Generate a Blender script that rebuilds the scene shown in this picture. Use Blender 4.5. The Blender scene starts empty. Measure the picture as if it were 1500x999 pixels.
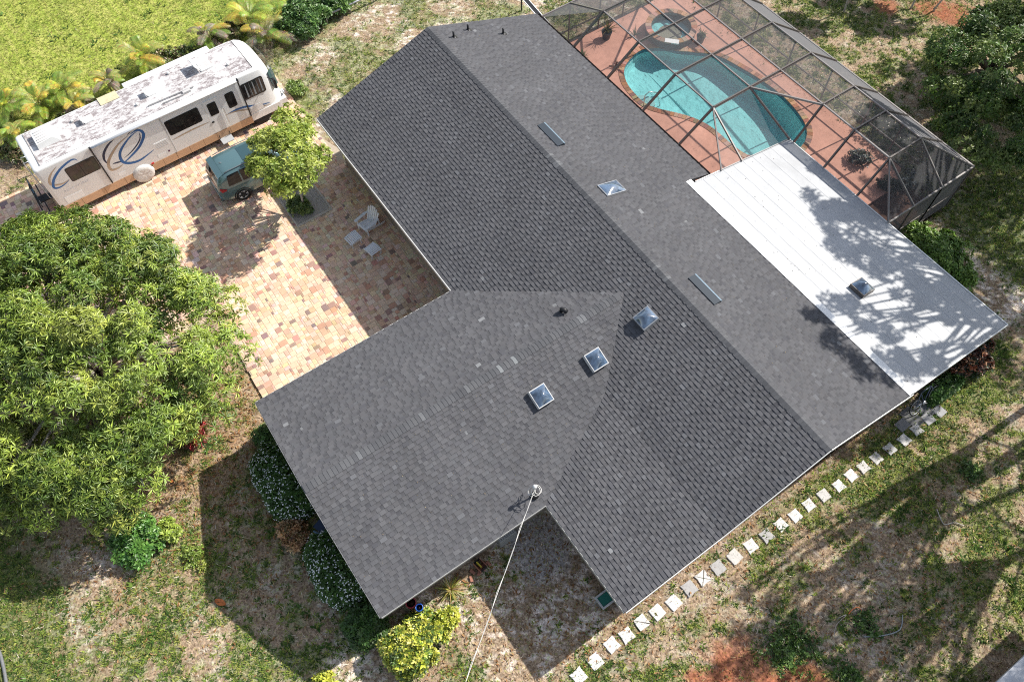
import bpy, math, random
import numpy as np
from mathutils import Vector, Matrix
R = random.Random(7)
NP = np.random.RandomState(11)
sc = bpy.context.scene
COL = sc.collection
rad = math.radians

# ------------------------------------------------------------------ camera
CAM = np.array([25.922, -7.235, 27.871])
BR = np.array([0.56727513, 0.82341148, -0.01387316])
BU = np.array([-0.71076905, 0.49804153, 0.49675144])
BF = np.array([-0.41594024, 0.27193413, -0.86778197])
FPX = 1166.7
cd = bpy.data.cameras.new('camera'); cam = bpy.data.objects.new('camera', cd); COL.objects.link(cam)
cd.sensor_width = 36; cd.lens = FPX / 1500 * 36; cd.clip_end = 3000; cd.clip_start = 0.1
M = Matrix([[BR[i], BU[i], -BF[i], CAM[i]] for i in range(3)] + [[0, 0, 0, 1]])
cam.matrix_world = M
sc.camera = cam

def G(x, y, z=0.0):
    """world point at height z that the photograph shows at (x, y)"""
    d = BF + BR * (x - 750) / FPX - BU * (y - 499.5) / FPX
    return Vector(CAM + d * (z - CAM[2]) / d[2])

# ------------------------------------------------------------------ light
w = bpy.data.worlds.new('World'); sc.world = w; w.use_nodes = True
nt = w.node_tree; nt.nodes.clear()
sky = nt.nodes.new('ShaderNodeTexSky'); sky.sky_type = 'NISHITA'; sky.sun_disc = False
sky.sun_elevation = rad(43); sky.sun_rotation = rad(5)
bg = nt.nodes.new('ShaderNodeBackground'); bg.inputs[1].default_value = 0.12
wo = nt.nodes.new('ShaderNodeOutputWorld')
hs = nt.nodes.new('ShaderNodeHueSaturation'); hs.inputs['Saturation'].default_value = .62
nt.links.new(sky.outputs[0], hs.inputs['Color']); nt.links.new(hs.outputs[0], bg.inputs[0]); nt.links.new(bg.outputs[0], wo.inputs[0])
sd = bpy.data.lights.new('sun', 'SUN'); sd.energy = 4.6; sd.angle = rad(0.55); sd.color = (1.0, 0.95, 0.88)
sun = bpy.data.objects.new('sun', sd); COL.objects.link(sun)
sun.rotation_euler = Vector((-0.094, -1.07, -1)).to_track_quat('-Z', 'Y').to_euler()
sc.view_settings.view_transform = 'Standard'; sc.view_settings.look = 'None'
sc.view_settings.exposure = 0.70; sc.view_settings.gamma = 1
sc.cycles.filter_width = 1.1; sc.cycles.max_bounces = 6; sc.cycles.transparent_max_bounces = 12
sc.cycles.use_adaptive_sampling = False; sc.cycles.use_denoising = False; sc.cycles.sample_clamp_indirect = 2.5; sc.cycles.caustics_reflective = False; sc.cycles.caustics_refractive = False

# ------------------------------------------------------------------ materials
MATS = {}
def mat(name, color=(.5, .5, .5), rough=.6, metal=0, noise=None, spec=.3, attr=False, bump=None, translucent=0, scale=1.0, coat=0, wide=None):
    """noise=(scale, amount, detail): multiplies the colour; bump=(scale, strength)"""
    if name in MATS: return MATS[name]
    m = bpy.data.materials.new(name); m.use_nodes = True; t = m.node_tree; N = t.nodes; L = t.links
    b = N['Principled BSDF']; out = N['Material Output']
    b.inputs['Roughness'].default_value = rough; b.inputs['Metallic'].default_value = metal
    b.inputs['Specular IOR Level'].default_value = spec; b.inputs['Coat Weight'].default_value = coat
    b.inputs['Base Color'].default_value = (*color, 1)
    src = None
    if attr:
        a = N.new('ShaderNodeAttribute'); a.attribute_name = 'Col'; src = a.outputs['Color']
    tc = N.new('ShaderNodeTexCoord')
    if noise:
        nz = N.new('ShaderNodeTexNoise'); nz.inputs['Scale'].default_value = noise[0]; nz.inputs['Detail'].default_value = noise[2] if len(noise) > 2 else 6
        nz.inputs['Roughness'].default_value = .65
        wp = N.new('ShaderNodeNewGeometry').outputs['Position'] if wide else tc.outputs['Object']
        L.new(wp, nz.inputs['Vector'])
        mr = N.new('ShaderNodeMapRange'); mr.inputs[1].default_value = .25; mr.inputs[2].default_value = .75
        mr.inputs[3].default_value = 1 - noise[1]; mr.inputs[4].default_value = 1 + noise[1]
        L.new(nz.outputs['Fac'], mr.inputs[0])
        mx = N.new('ShaderNodeMix'); mx.data_type = 'RGBA'; mx.blend_type = 'MULTIPLY'; mx.inputs[0].default_value = 1
        if src: L.new(src, mx.inputs[6])
        else: mx.inputs[6].default_value = (*color, 1)
        L.new(mr.outputs[0], mx.inputs[7]); src = mx.outputs[2]
        if wide:          # broad weathering that runs across many pieces
            nw = N.new('ShaderNodeTexNoise'); nw.inputs['Scale'].default_value = wide[0]; nw.inputs['Detail'].default_value = 5; nw.inputs['Roughness'].default_value = .6; L.new(wp, nw.inputs['Vector'])
            mw = N.new('ShaderNodeMapRange'); mw.inputs[1].default_value = .3; mw.inputs[2].default_value = .7; mw.inputs[3].default_value = 1 - wide[1]; mw.inputs[4].default_value = 1 + wide[1]; L.new(nw.outputs['Fac'], mw.inputs[0])
            m2 = N.new('ShaderNodeMix'); m2.data_type = 'RGBA'; m2.blend_type = 'MULTIPLY'; m2.inputs[0].default_value = 1; L.new(src, m2.inputs[6]); L.new(mw.outputs[0], m2.inputs[7]); src = m2.outputs[2]
    if src: L.new(src, b.inputs['Base Color'])
    if bump:
        nb = N.new('ShaderNodeTexNoise'); nb.inputs['Scale'].default_value = bump[0]; nb.inputs['Detail'].default_value = 5
        L.new(tc.outputs['Object'], nb.inputs['Vector'])
        bp = N.new('ShaderNodeBump'); bp.inputs['Strength'].default_value = bump[1]; bp.inputs['Distance'].default_value = .02
        L.new(nb.outputs['Fac'], bp.inputs['Height']); L.new(bp.outputs[0], b.inputs['Normal'])
    if translucent:
        tr = N.new('ShaderNodeBsdfTranslucent'); ms = N.new('ShaderNodeMixShader'); ms.inputs[0].default_value = translucent
        if src: L.new(src, tr.inputs['Color'])
        else: tr.inputs['Color'].default_value = (*color, 1)
        L.new(b.outputs[0], ms.inputs[1]); L.new(tr.outputs[0], ms.inputs[2]); L.new(ms.outputs[0], out.inputs['Surface'])
    MATS[name] = m; return m

def mat_alpha(name, color, alpha, rough=.8, spec=.1):
    m = bpy.data.materials.new(name); m.use_nodes = True; t = m.node_tree; N = t.nodes; L = t.links
    b = N['Principled BSDF']; b.inputs['Base Color'].default_value = (*color, 1); b.inputs['Roughness'].default_value = rough
    b.inputs['Specular IOR Level'].default_value = spec
    tr = N.new('ShaderNodeBsdfTransparent'); ms = N.new('ShaderNodeMixShader'); ms.inputs[0].default_value = alpha
    nz = N.new('ShaderNodeTexNoise'); nz.inputs['Scale'].default_value = 5; nz.inputs['Detail'].default_value = 8; nz.inputs['Roughness'].default_value = .8
    # woven mesh: the share of a ray that threads hit grows with the slant at which it crosses the cloth, for sun and eye alike
    mr = N.new('ShaderNodeMapRange'); mr.inputs[1].default_value = .35; mr.inputs[2].default_value = .65; mr.inputs[3].default_value = 1 - alpha * .85; mr.inputs[4].default_value = 1 - alpha * 1.15
    tc = N.new('ShaderNodeTexCoord'); L.new(tc.outputs['Object'], nz.inputs['Vector']); L.new(nz.outputs['Fac'], mr.inputs[0])
    ge = N.new('ShaderNodeNewGeometry'); dt = N.new('ShaderNodeVectorMath'); dt.operation = 'DOT_PRODUCT'; L.new(ge.outputs['Incoming'], dt.inputs[0]); L.new(ge.outputs['Normal'], dt.inputs[1])
    def mth(op, a, b=None):
        q = N.new('ShaderNodeMath'); q.operation = op
        for i, s in enumerate((a, b)):
            if s is None: continue
            if hasattr(s, 'links'): L.new(s, q.inputs[i])
            else: q.inputs[i].default_value = s
        return q.outputs[0]
    inv = mth('DIVIDE', 1.0, mth('MAXIMUM', mth('ABSOLUTE', dt.outputs['Value']), .1)); L.new(mth('SUBTRACT', 1.0, mth('POWER', mr.outputs[0], inv)), ms.inputs[0])
    L.new(tr.outputs[0], ms.inputs[1]); L.new(b.outputs[0], ms.inputs[2]); L.new(ms.outputs[0], N['Material Output'].inputs['Surface'])
    MATS[name] = m; return m

def mat_water(name, tint):
    m = bpy.data.materials.new(name); m.use_nodes = True; t = m.node_tree; N = t.nodes; L = t.links
    N.remove(N['Principled BSDF'])
    tr = N.new('ShaderNodeBsdfTransparent'); tr.inputs[0].default_value = (*tint, 1)
    gl = N.new('ShaderNodeBsdfGlossy'); gl.inputs['Roughness'].default_value = .03
    fr = N.new('ShaderNodeFresnel'); fr.inputs[0].default_value = 1.33
    nz = N.new('ShaderNodeTexNoise'); nz.inputs['Scale'].default_value = 2.2; nz.inputs['Detail'].default_value = 4
    bp = N.new('ShaderNodeBump'); bp.inputs['Strength'].default_value = .25; bp.inputs['Distance'].default_value = .05
    tc = N.new('ShaderNodeTexCoord'); L.new(tc.outputs['Object'], nz.inputs['Vector']); L.new(nz.outputs['Fac'], bp.inputs['Height'])
    L.new(bp.outputs[0], gl.inputs['Normal']); L.new(bp.outputs[0], fr.inputs['Normal'])
    ms = N.new('ShaderNodeMixShader'); L.new(fr.outputs[0], ms.inputs[0]); L.new(tr.outputs[0], ms.inputs[1]); L.new(gl.outputs[0], ms.inputs[2])
    L.new(ms.outputs[0], N['Material Output'].inputs['Surface'])
    MATS[name] = m; return m

leafm = mat('leaf', attr=True, rough=.42, spec=.5, translucent=.38, noise=(3, .25))
mangom = mat('mango_leaf', attr=True, rough=.38, spec=.5, translucent=.16, noise=(3, .3))
grassm = mat('grass_blade', attr=True, rough=.7, spec=.15, translucent=.3)
bark = mat('bark', (.20, .165, .13), rough=.9, noise=(9, .35), bump=(14, .5))
barkpale = mat('pale_bark', (.42, .38, .33), rough=.9, noise=(9, .3), bump=(14, .5))
shingm = mat('asphalt_shingle', attr=True, rough=.93, spec=.15, noise=(38, .13, 2), wide=(.7, .09))
white = mat('white_paint', (.78, .78, .76), rough=.45, noise=(4, .06))
stucco = mat('stucco', (.30, .25, .20), rough=.9, noise=(3, .12), bump=(60, .4))
paverm = mat('paver', attr=True, rough=.88, spec=.2, wide=(.55, .13), noise=(9, .12, 7), bump=(70, .35))
alum = mat('aluminium', (.55, .56, .57), rough=.35, metal=.7)
black = mat('black_plastic', (.02, .02, .022), rough=.45)
rubber = mat('rubber', (.025, .025, .025), rough=.85)
bronze = mat('bronze_aluminium', (.11, .095, .085), rough=.36, metal=.2, spec=.5)
bronzel = mat('bronze_aluminium_sunlit', (.20, .185, .175), rough=.4, metal=.2, spec=.5)  # lighter bronze: sunlit look of purlins, eave and hip beams put into colour
screenm = mat_alpha('insect_screen', (.115, .115, .12), .27)
screend = screenm
glassd = mat('dark_glass', (.018, .022, .028), rough=.06, spec=.8)

# ------------------------------------------------------------------ mesh helpers
def tagk(o, kind): o['kind'] = kind; return o
def tag(o, label, cat, group=None):
    o['label'] = label; o['category'] = cat
    if group: o['group'] = group
    return o
def empty(name, loc=(0, 0, 0), rz=0, label=None, cat=None, group=None):
    o = bpy.data.objects.new(name, None); COL.objects.link(o); o.location = loc; o.rotation_euler = (0, 0, rz); o.empty_display_size = .2
    if label: tag(o, label, cat, group)
    return o

class MB:
    def __init__(s): s.v = []; s.f = []; s.c = []; s.sm = []
    def add(s, vs, fs, col=None, smooth=False):
        n = len(s.v); s.v += [tuple(p) for p in vs]; s.f += [tuple(i + n for i in f) for f in fs]
        s.c += [col or (1, 1, 1)] * len(vs); s.sm += [smooth] * len(fs); return s
    def box(s, x0, x1, y0, y1, z0, z1, col=None, top=1.0, b=0):
        """axis-aligned box; b = small top chamfer"""
        if b:
            vs = [(x0, y0, z0), (x1, y0, z0), (x1, y1, z0), (x0, y1, z0), (x0, y0, z1 - b), (x1, y0, z1 - b), (x1, y1, z1 - b), (x0, y1, z1 - b),
                  (x0 + b, y0 + b, z1), (x1 - b, y0 + b, z1), (x1 - b, y1 - b, z1), (x0 + b, y1 - b, z1)]
            fs = [(0, 1, 5, 4), (1, 2, 6, 5), (2, 3, 7, 6), (3, 0, 4, 7), (4, 5, 9, 8), (5, 6, 10, 9), (6, 7, 11, 10), (7, 4, 8, 11), (8, 9, 10, 11), (3, 2, 1, 0)]
            return s.add(vs, fs, col)
        vs = [(x0, y0, z0), (x1, y0, z0), (x1, y1, z0), (x0, y1, z0), (x0, y0, z1), (x1, y0, z1), (x1, y1, z1), (x0, y1, z1)]
        return s.add(vs, [(3, 2, 1, 0), (4, 5, 6, 7), (0, 1, 5, 4), (1, 2, 6, 5), (2, 3, 7, 6), (3, 0, 4, 7)], col)
    def bar(s, p, q, w, h=None, col=None, up=(0, 0, 1)):
        p = Vector(p); q = Vector(q); h = h or w; d = (q - p).normalized(); u = Vector(up)
        if abs(d.dot(u)) > .98: u = Vector((1, 0, 0))
        r = d.cross(u).normalized(); u = r.cross(d).normalized()
        vs = [a + r * i * w / 2 + u * j * h / 2 for a in (p, q) for i, j in ((-1, -1), (1, -1), (1, 1), (-1, 1))]
        return s.add(vs, [(3, 2, 1, 0), (4, 5, 6, 7), (0, 1, 5, 4), (1, 2, 6, 5), (2, 3, 7, 6), (3, 0, 4, 7)], col)
    def tube(s, pts, rs, n=8, col=None, cap=True):
        pts = [Vector(p) for p in pts]
        if not hasattr(rs, '__len__'): rs = [rs] * len(pts)
        vs = []; fs = []; prev = None
        for i, p in enumerate(pts):
            d = (pts[min(i + 1, len(pts) - 1)] - pts[max(i - 1, 0)]).normalized()
            u = Vector((0, 0, 1)) if abs(d.z) < .9 else Vector((1, 0, 0))
            if prev is not None and (prev - d * prev.dot(d)).length > 1e-3: a = (prev - d * prev.dot(d)).normalized()
            else: a = d.cross(u).normalized()
            b = d.cross(a).normalized(); prev = a
            for k in range(n):
                t = 2 * math.pi * k / n; vs.append(p + (a * math.cos(t) + b * math.sin(t)) * rs[i])
        for i in range(len(pts) - 1):
            for k in range(n): fs.append((i * n + k, i * n + (k + 1) % n, (i + 1) * n + (k + 1) % n, (i + 1) * n + k))
        if cap: fs += [tuple(range(n))[::-1], tuple(range((len(pts) - 1) * n, len(pts) * n))]
        return s.add(vs, fs, col, True)
    def prism(s, poly, z0, z1, col=None):
        n = len(poly); vs = [(x, y, z0) for x, y in poly] + [(x, y, z1) for x, y in poly]
        return s.add(vs, [tuple(range(n))[::-1], tuple(range(n, 2 * n))] + [(i, (i + 1) % n, n + (i + 1) % n, n + i) for i in range(n)], col)
    def lathe(s, prof, n=16, c=(0, 0, 0), axis='z', col=None):
        vs = []; fs = []
        for r, h in prof:
            for k in range(n):
                t = 2 * math.pi * k / n; a, b = r * math.cos(t), r * math.sin(t)
                p = (a, b, h) if axis == 'z' else (h, a, b) if axis == 'x' else (a, h, b)
                vs.append((c[0] + p[0], c[1] + p[1], c[2] + p[2]))
        for i in range(len(prof) - 1):
            for k in range(n): fs.append((i * n + k, i * n + (k + 1) % n, (i + 1) * n + (k + 1) % n, (i + 1) * n + k))
        fs.append(tuple(range(n))[::-1]); fs.append(tuple(range((len(prof) - 1) * n, len(prof) * n)))
        return s.add(vs, fs, col, True)
    def quad(s, a, b, c, d, col=None): return s.add([a, b, c, d], [(0, 1, 2, 3)], col)
    def mesh(s, name, m):
        me = bpy.data.meshes.new(name); me.from_pydata(s.v, [], s.f)
        if any(c != (1, 1, 1) for c in s.c):
            a = me.color_attributes.new('Col', 'FLOAT_COLOR', 'POINT')
            a.data.foreach_set('color', np.array([(*c, 1) for c in s.c], 'f').ravel())
        me.polygons.foreach_set('use_smooth', s.sm)
        me.materials.append(m); me.update(); return me
    def build(s, name, m, parent=None, loc=None, rz=None, fixn=True):
        me = s.mesh(name, m)
        if fixn:
            import bmesh
            bm = bmesh.new(); bm.from_mesh(me); bmesh.ops.recalc_face_normals(bm, faces=bm.faces); bm.to_mesh(me); bm.free()
        o = bpy.data.objects.new(name, me); COL.objects.link(o)
        if parent: o.parent = parent
        if loc is not None: o.location = loc
        if rz is not None: o.rotation_euler = (0, 0, rz)
        return o

def np_obj(name, V, F, C, m, parent=None, smooth=False):
    """V (n,3) F (k,s) C (n,3)"""
    me = bpy.data.meshes.new(name); n, k, s = len(V), len(F), F.shape[1]
    me.vertices.add(n); me.vertices.foreach_set('co', V.astype('f').ravel())
    me.loops.add(k * s); me.loops.foreach_set('vertex_index', F.astype('i').ravel())
    me.polygons.add(k); me.polygons.foreach_set('loop_start', np.arange(0, k * s, s, dtype='i'))
    if C is not None:
        a = me.color_attributes.new('Col', 'FLOAT_COLOR', 'POINT')
        a.data.foreach_set('color', np.hstack([C, np.ones((n, 1))]).astype('f').ravel())
    if smooth: me.polygons.foreach_set('use_smooth', np.ones(k, bool))
    me.materials.append(m); me.update(calc_edges=True)
    o = bpy.data.objects.new(name, me); COL.objects.link(o)
    if parent: o.parent = parent
    return o

def whorl(n, L, W, lo=-25, hi=40, jit=.25, fold=.25, seed=0, bend=.25):
    """n narrow leaves round a point: 2 tris each pair -> 4 verts a leaf, bent blade"""
    r = random.Random(seed); V = []; F = []
    for k in range(n):
        az = 2 * math.pi * k / n * 2.4 + r.uniform(-jit, jit) * 3; el = rad(r.uniform(lo, hi)); l = L * r.uniform(.7, 1.15); w_ = W * r.uniform(.8, 1.2)
        d = Vector((math.cos(az) * math.cos(el), math.sin(az) * math.cos(el), math.sin(el))); sd_ = Vector((-math.sin(az), math.cos(az), 0)); up = d.cross(sd_)
        if up.z < 0: up = -up
        i = len(V)
        V += [d * l * .08, d * l * .5 + sd_ * w_ / 2 + up * fold * w_ * .5, d * l * .5 - sd_ * w_ / 2 + up * fold * w_ * .5, d * l - up * bend * l]
        F += [(i, i + 3, i + 1), (i, i + 2, i + 3)]
    return np.array([tuple(v) for v in V]), np.array(F)

def scatter(name, tmpls, P, Nn, S, C, m, parent=None, cj=.12, kind=None):
    """real-geometry copies of small templates joined in one mesh"""
    P = np.asarray(P, float); n = len(P); Nn = np.asarray(Nn, float); Nn = Nn / (np.linalg.norm(Nn, axis=1, keepdims=True) + 1e-9)
    a = NP.uniform(0, 2 * np.pi, n); t = np.cross(Nn, np.tile([[.13, .31, .94]], (n, 1))); bad = np.linalg.norm(t, axis=1) < 1e-3; t[bad] = [1, 0, 0]
    t /= np.linalg.norm(t, axis=1, keepdims=True); b = np.cross(Nn, t)
    X = t * np.cos(a)[:, None] + b * np.sin(a)[:, None]; Y = np.cross(Nn, X)
    which = NP.randint(0, len(tmpls), n); Vs = []; Fs = []; Cs = []; off = 0
    for q, (tv, tf) in enumerate(tmpls):
        I = np.where(which == q)[0]
        if not len(I): continue
        s = S[I][:, None, None]
        V = P[I][:, None, :] + s * (tv[None, :, 0:1] * X[I][:, None, :] + tv[None, :, 1:2] * Y[I][:, None, :] + tv[None, :, 2:3] * Nn[I][:, None, :])
        k = len(tv); F = tf[None] + (np.arange(len(I)) * k)[:, None, None] + off; off += len(I) * k
        # one colour a leaf: leaves are runs of equal length
        c = np.repeat(C[I][:, None, :], k, 1)
        g = max(1, k // 4); j = NP.uniform(1 - cj, 1 + cj, (len(I), g)); j = np.repeat(j, math.ceil(k / g), 1)[:, :k]
        c = c * j[:, :, None]
        Vs.append(V.reshape(-1, 3)); Fs.append(F.reshape(-1, tf.shape[1])); Cs.append(c.reshape(-1, 3))
    o = np_obj(name, np.vstack(Vs), np.vstack(Fs), np.clip(np.vstack(Cs), 0, 1), m, parent)
    if kind: o['kind'] = kind
    return o

def clumps(center, radii, nc, rc, per, seed, shell=(.55, 1.0), zmin=-.35, flat=.75):
    """points on the surfaces of many small clumps spread through an ellipsoid"""
    rs = np.random.RandomState(seed); P = []; Nn = []; K = []; CC = []
    c = np.array(center); r = np.array(radii)
    i = 0
    while i < nc:
        d = rs.normal(size=3); d /= np.linalg.norm(d)
        if d[2] < zmin: continue
        f = rs.uniform(*shell) ** .7; cc = c + d * r * f; rr = rc * rs.uniform(.6, 1.3)
        n = int(per * rs.uniform(.6, 1.3)); q = rs.normal(size=(n, 3)); q /= np.linalg.norm(q, axis=1, keepdims=True)
        q[:, 2] = np.where(q[:, 2] < -.25, -q[:, 2], q[:, 2])
        P.append(cc + q * rr * np.array([1, 1, flat]) * rs.uniform(.75, 1.08, (n, 1))); Nn.append(q * .7 + d * .5 + [0, 0, .55]); K.append(np.full(n, i)); CC.append(cc); i += 1
    return np.vstack(P), np.vstack(Nn), np.concatenate(K), np.array(CC)

def palette(cols, n, rs, jit=.12):
    cols = np.array(cols); c = cols[rs.randint(0, len(cols), n)]; return c * rs.uniform(1 - jit, 1 + jit, (n, 1))

def limbs(mb, base, fork, targets, r0, r1=.02, wob=.12, seed=0):
    r = random.Random(seed); base = Vector(base); fork = Vector(fork)
    mid = base.lerp(fork, .5) + Vector((r.uniform(-wob, wob), r.uniform(-wob, wob), 0))
    mb.tube([base - Vector((0, 0, .1)), base + Vector((0, 0, .15)), mid, fork], [r0 * 1.35, r0 * 1.05, r0 * .85, r0 * .7], 9)
    for t in targets:
        t = Vector(t); m1 = fork.lerp(t, .35) + Vector((r.uniform(-wob, wob), r.uniform(-wob, wob), r.uniform(0, wob * 2))) * (t - fork).length * .4
        m2 = fork.lerp(t, .7) + Vector((r.uniform(-wob, wob), r.uniform(-wob, wob), r.uniform(-wob, wob))) * (t - fork).length * .4
        mb.tube([fork - Vector((0, 0, r0 * .3)), m1, m2, t], [r0 * .55, r0 * .36, r0 * .2, r1], 6)
    return mb

# 2-d value noise shared by the ground colours and what grows on it
TAB = np.random.RandomState(5).rand(256, 256)
def vn(x, y, f, s=0):
    x = np.asarray(x) * f + s * 17.3; y = np.asarray(y) * f + s * 9.1
    xi = np.floor(x).astype(int); yi = np.floor(y).astype(int); u = x - xi; v = y - yi; u = u * u * (3 - 2 * u); v = v * v * (3 - 2 * v)
    g = lambda a, b: TAB[a & 255, b & 255]
    return (g(xi, yi) * (1 - u) + g(xi + 1, yi) * u) * (1 - v) + (g(xi, yi + 1) * (1 - u) + g(xi + 1, yi + 1) * u) * v
def fbm(x, y, f, s=0, o=4):
    r = 0; a = .5; t = 0
    for i in range(o): r = r + a * vn(x, y, f * 2 ** i, s + i); t += a; a *= .6
    return r / t
def sstep(a, b, x): t = np.clip((x - a) / (b - a), 0, 1); return t * t * (3 - 2 * t)
def mixc(a, b, t): return a * (1 - t[..., None]) + np.array(b) * t[..., None]
# ================================================================== GROUND
RED = [(27.5, .5, 1.45), (28.7, 1.7, 1.25), (26.7, -.5, .8), (7.2, 29.0, .7), (8.6, 30.8, .9), (9.8, 31.6, 1.1)]
PATCH = G(785, 800)           # bare grey sand in the nook by the house
def gfield(x, y):
    """colour of the soil and lawn at (x, y), and how densely grass grows there"""
    x = np.asarray(x, float); y = np.asarray(y, float)
    n1 = fbm(x, y, .45, 0); n2 = fbm(x, y, 1.6, 3); n3 = fbm(x, y, 5.5, 6, 3); n4 = fbm(x, y, .18, 9)
    base = np.ones(x.shape + (3,)) * [.30, .225, .155]                       # dry straw and soil
    base = mixc(base, (.40, .33, .255), sstep(.45, .7, n3))
    base = mixc(base, (.17, .115, .075), sstep(.55, .75, n2) * .55)
    sand = sstep(.48, .57, n2 * .45 + n3 * .55)
    # four parts of the plot
    lawn = sstep(-9.3, -9.9, x + .25 * np.sin(y * 1.3))
    north = sstep(-1.2, .2, y) * sstep(1.5, -.5, x) * (1 - lawn)
    ne = sstep(19.5, 21, y) * (1 - lawn) * (1 - north)
    east = sstep(23.2, 24, x) * (1 - ne)
    south = 1 - np.clip(lawn + north + ne + east, 0, 1)
    gd = np.zeros(x.shape)
    g_n = sstep(.44, .57, n1 * .45 + n2 * .35 + n3 * .2); g_ne = sstep(.42, .58, n2 * .6 + n3 * .4); g_ne = np.maximum(g_ne, sstep(16, 19, x) * .9)
    g_e = sstep(.43, .59, n1 * .4 + n2 * .3 + n3 * .3 + .07 * sstep(5, 12, y) + .03 * sstep(28, 32, x))
    sw = sstep(11, 15.5, x - (y + 16) * .9)
    g_s = sstep(.48, .61, n1 * .35 + n2 * .3 + n3 * .35 + .04 * sw - .045 * sstep(14, 9, x) + .12 * sstep(-16.5, -18.5, y) - .05 * sstep(-8.5, -6, y))
    gd = north * g_n + ne * g_ne + east * g_e + south * g_s
    sandc = mixc(np.ones(x.shape + (3,)) * [.78, .70, .64], (.52, .48, .46), east)
    samt = sand * (north * .95 + ne * .6 + east * .45 + south * .85 * sstep(9, 13, x))
    base = base * (1 - samt[..., None]) + sandc * samt[..., None]
    greenc = np.ones(x.shape + (3,)) * [.105, .15, .035]
    greenc = mixc(greenc, (.17, .19, .05), sstep(.4, .65, n3)); greenc = mixc(greenc, (.045, .085, .022), sstep(.5, .75, fbm(x, y, 2.7, 12)) * .7)
    litter = np.exp(-(((x - 10) / 4.) ** 2 + ((y + 10.5) / 3) ** 2)) * .9
    greenc = mixc(greenc, (.06, .115, .025), ne * sstep(15, 18, x) * .8)
    base = mixc(base, (.30, .18, .10), litter * sstep(.35, .6, n3))
    c = base * (1 - gd[..., None] * .8) + greenc * gd[..., None] * .8
    lc = mixc(np.ones(x.shape + (3,)) * [.245, .295, .055], (.34, .35, .10), sstep(.4, .7, n3)); lc = mixc(lc, (.13, .20, .03), sstep(.5, .68, n1 * .5 + n2 * .5) * .6)
    c = c * (1 - lawn[..., None]) + lc * lawn[..., None]
    for rx, ry, rr in RED:
        m = sstep(1.35, .55, np.hypot(x - rx, y - ry) / rr + (n2 - .5) * 1.4)
        c = mixc(c, (.27, .10, .055), m * .85); gd = gd * (1 - m * .85)
    # walked bare soil right against the walls and under the eaves
    m = sstep(1.25, .7, np.hypot((x - PATCH.x) / 1.2, (y - PATCH.y) / 1.1) + (n2 - .5) * 1.0 + (n3 - .5) * .5)
    c = mixc(c, (.40, .38, .37), m * .9); gd = gd * (1 - m)
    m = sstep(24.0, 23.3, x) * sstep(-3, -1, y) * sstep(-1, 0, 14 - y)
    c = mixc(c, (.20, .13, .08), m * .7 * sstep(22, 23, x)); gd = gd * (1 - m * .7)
    soil = sstep(-16, -17.5, y) * south * .4
    c = mixc(c, (.10, .13, .04), soil)
    gd = np.where(lawn > .5, .9, gd)
    return c, gd

def axis(lo, hi, step, far):
    a = list(np.arange(lo, hi, step)); d = step; p = a[-1]
    while p < far: d *= 1.35; p += d; a.append(p)
    p = a[0]; d = step; b = []
    while p > -far: d *= 1.35; p -= d; b.append(p)
    return np.array(b[::-1] + a)
gx = axis(-14, 34, .13, 1500); gy = axis(-20, 37, .13, 1500)
X, Y = np.meshgrid(gx, gy, indexing='ij')
Cg, Dg = gfield(X, Y)
Z = (fbm(X, Y, 1.2, 20) - .5) * .05 - .03
pool_poly = None
inpav = (X > -7.2) & (X < 11.5) & (Y > -8.3) & (Y < 2) | (X > -7.2) & (X < 5) & (Y < 0)
Z = np.where(inpav, -.09, Z)
inhouse = (X > .6) & (X < 17.9) & (Y > 11) & (Y < 20.8) | (X > -.5) & (X < 23.3) & (Y > .6) & (Y < 12)
Z = np.where(inhouse, -2.6, Z)
nx_, ny_ = X.shape; idx = np.arange(nx_ * ny_).reshape(nx_, ny_)
F = np.stack([idx[:-1, :-1], idx[1:, :-1], idx[1:, 1:], idx[:-1, 1:]], -1).reshape(-1, 4)
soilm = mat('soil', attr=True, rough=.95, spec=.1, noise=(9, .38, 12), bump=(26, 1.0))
def crumbs(m):
    t = m.node_tree; N = t.nodes; L = t.links; b = N['Principled BSDF']; src = b.inputs['Base Color'].links[0].from_socket
    tc = N.new('ShaderNodeTexCoord'); v = N.new('ShaderNodeTexVoronoi'); v.inputs['Scale'].default_value = 19; v.inputs['Randomness'].default_value = 1
    L.new(tc.outputs['Object'], v.inputs['Vector']); hs_ = N.new('ShaderNodeSeparateColor'); L.new(v.outputs['Color'], hs_.inputs[0])
    cr = N.new('ShaderNodeValToRGB'); L.new(hs_.outputs[0], cr.inputs[0]); e = cr.color_ramp; e.interpolation = 'CONSTANT'
    e.elements[0].position = 0; e.elements[0].color = (.55, .50, .45, 1); e.elements[1].position = .22; e.elements[1].color = (1, 1, 1, 1)
    for p_, c_ in ((.52, (.78, .74, .70, 1)), (.66, (1.25, 1.2, 1.15, 1)), (.82, (.95, 1.1, .7, 1)), (.91, (1.5, 1.42, 1.35, 1))): q = e.elements.new(p_); q.color = c_
    mx = N.new('ShaderNodeMix'); mx.data_type = 'RGBA'; mx.blend_type = 'MULTIPLY'; mx.inputs[0].default_value = .8; L.new(src, mx.inputs[6]); L.new(cr.outputs[0], mx.inputs[7]); L.new(mx.outputs[2], b.inputs['Base Color'])
crumbs(soilm)
ground = np_obj('ground', np.stack([X, Y, Z], -1).reshape(-1, 3), F, Cg.reshape(-1, 3), soilm, smooth=True); tagk(ground, 'structure')

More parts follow.
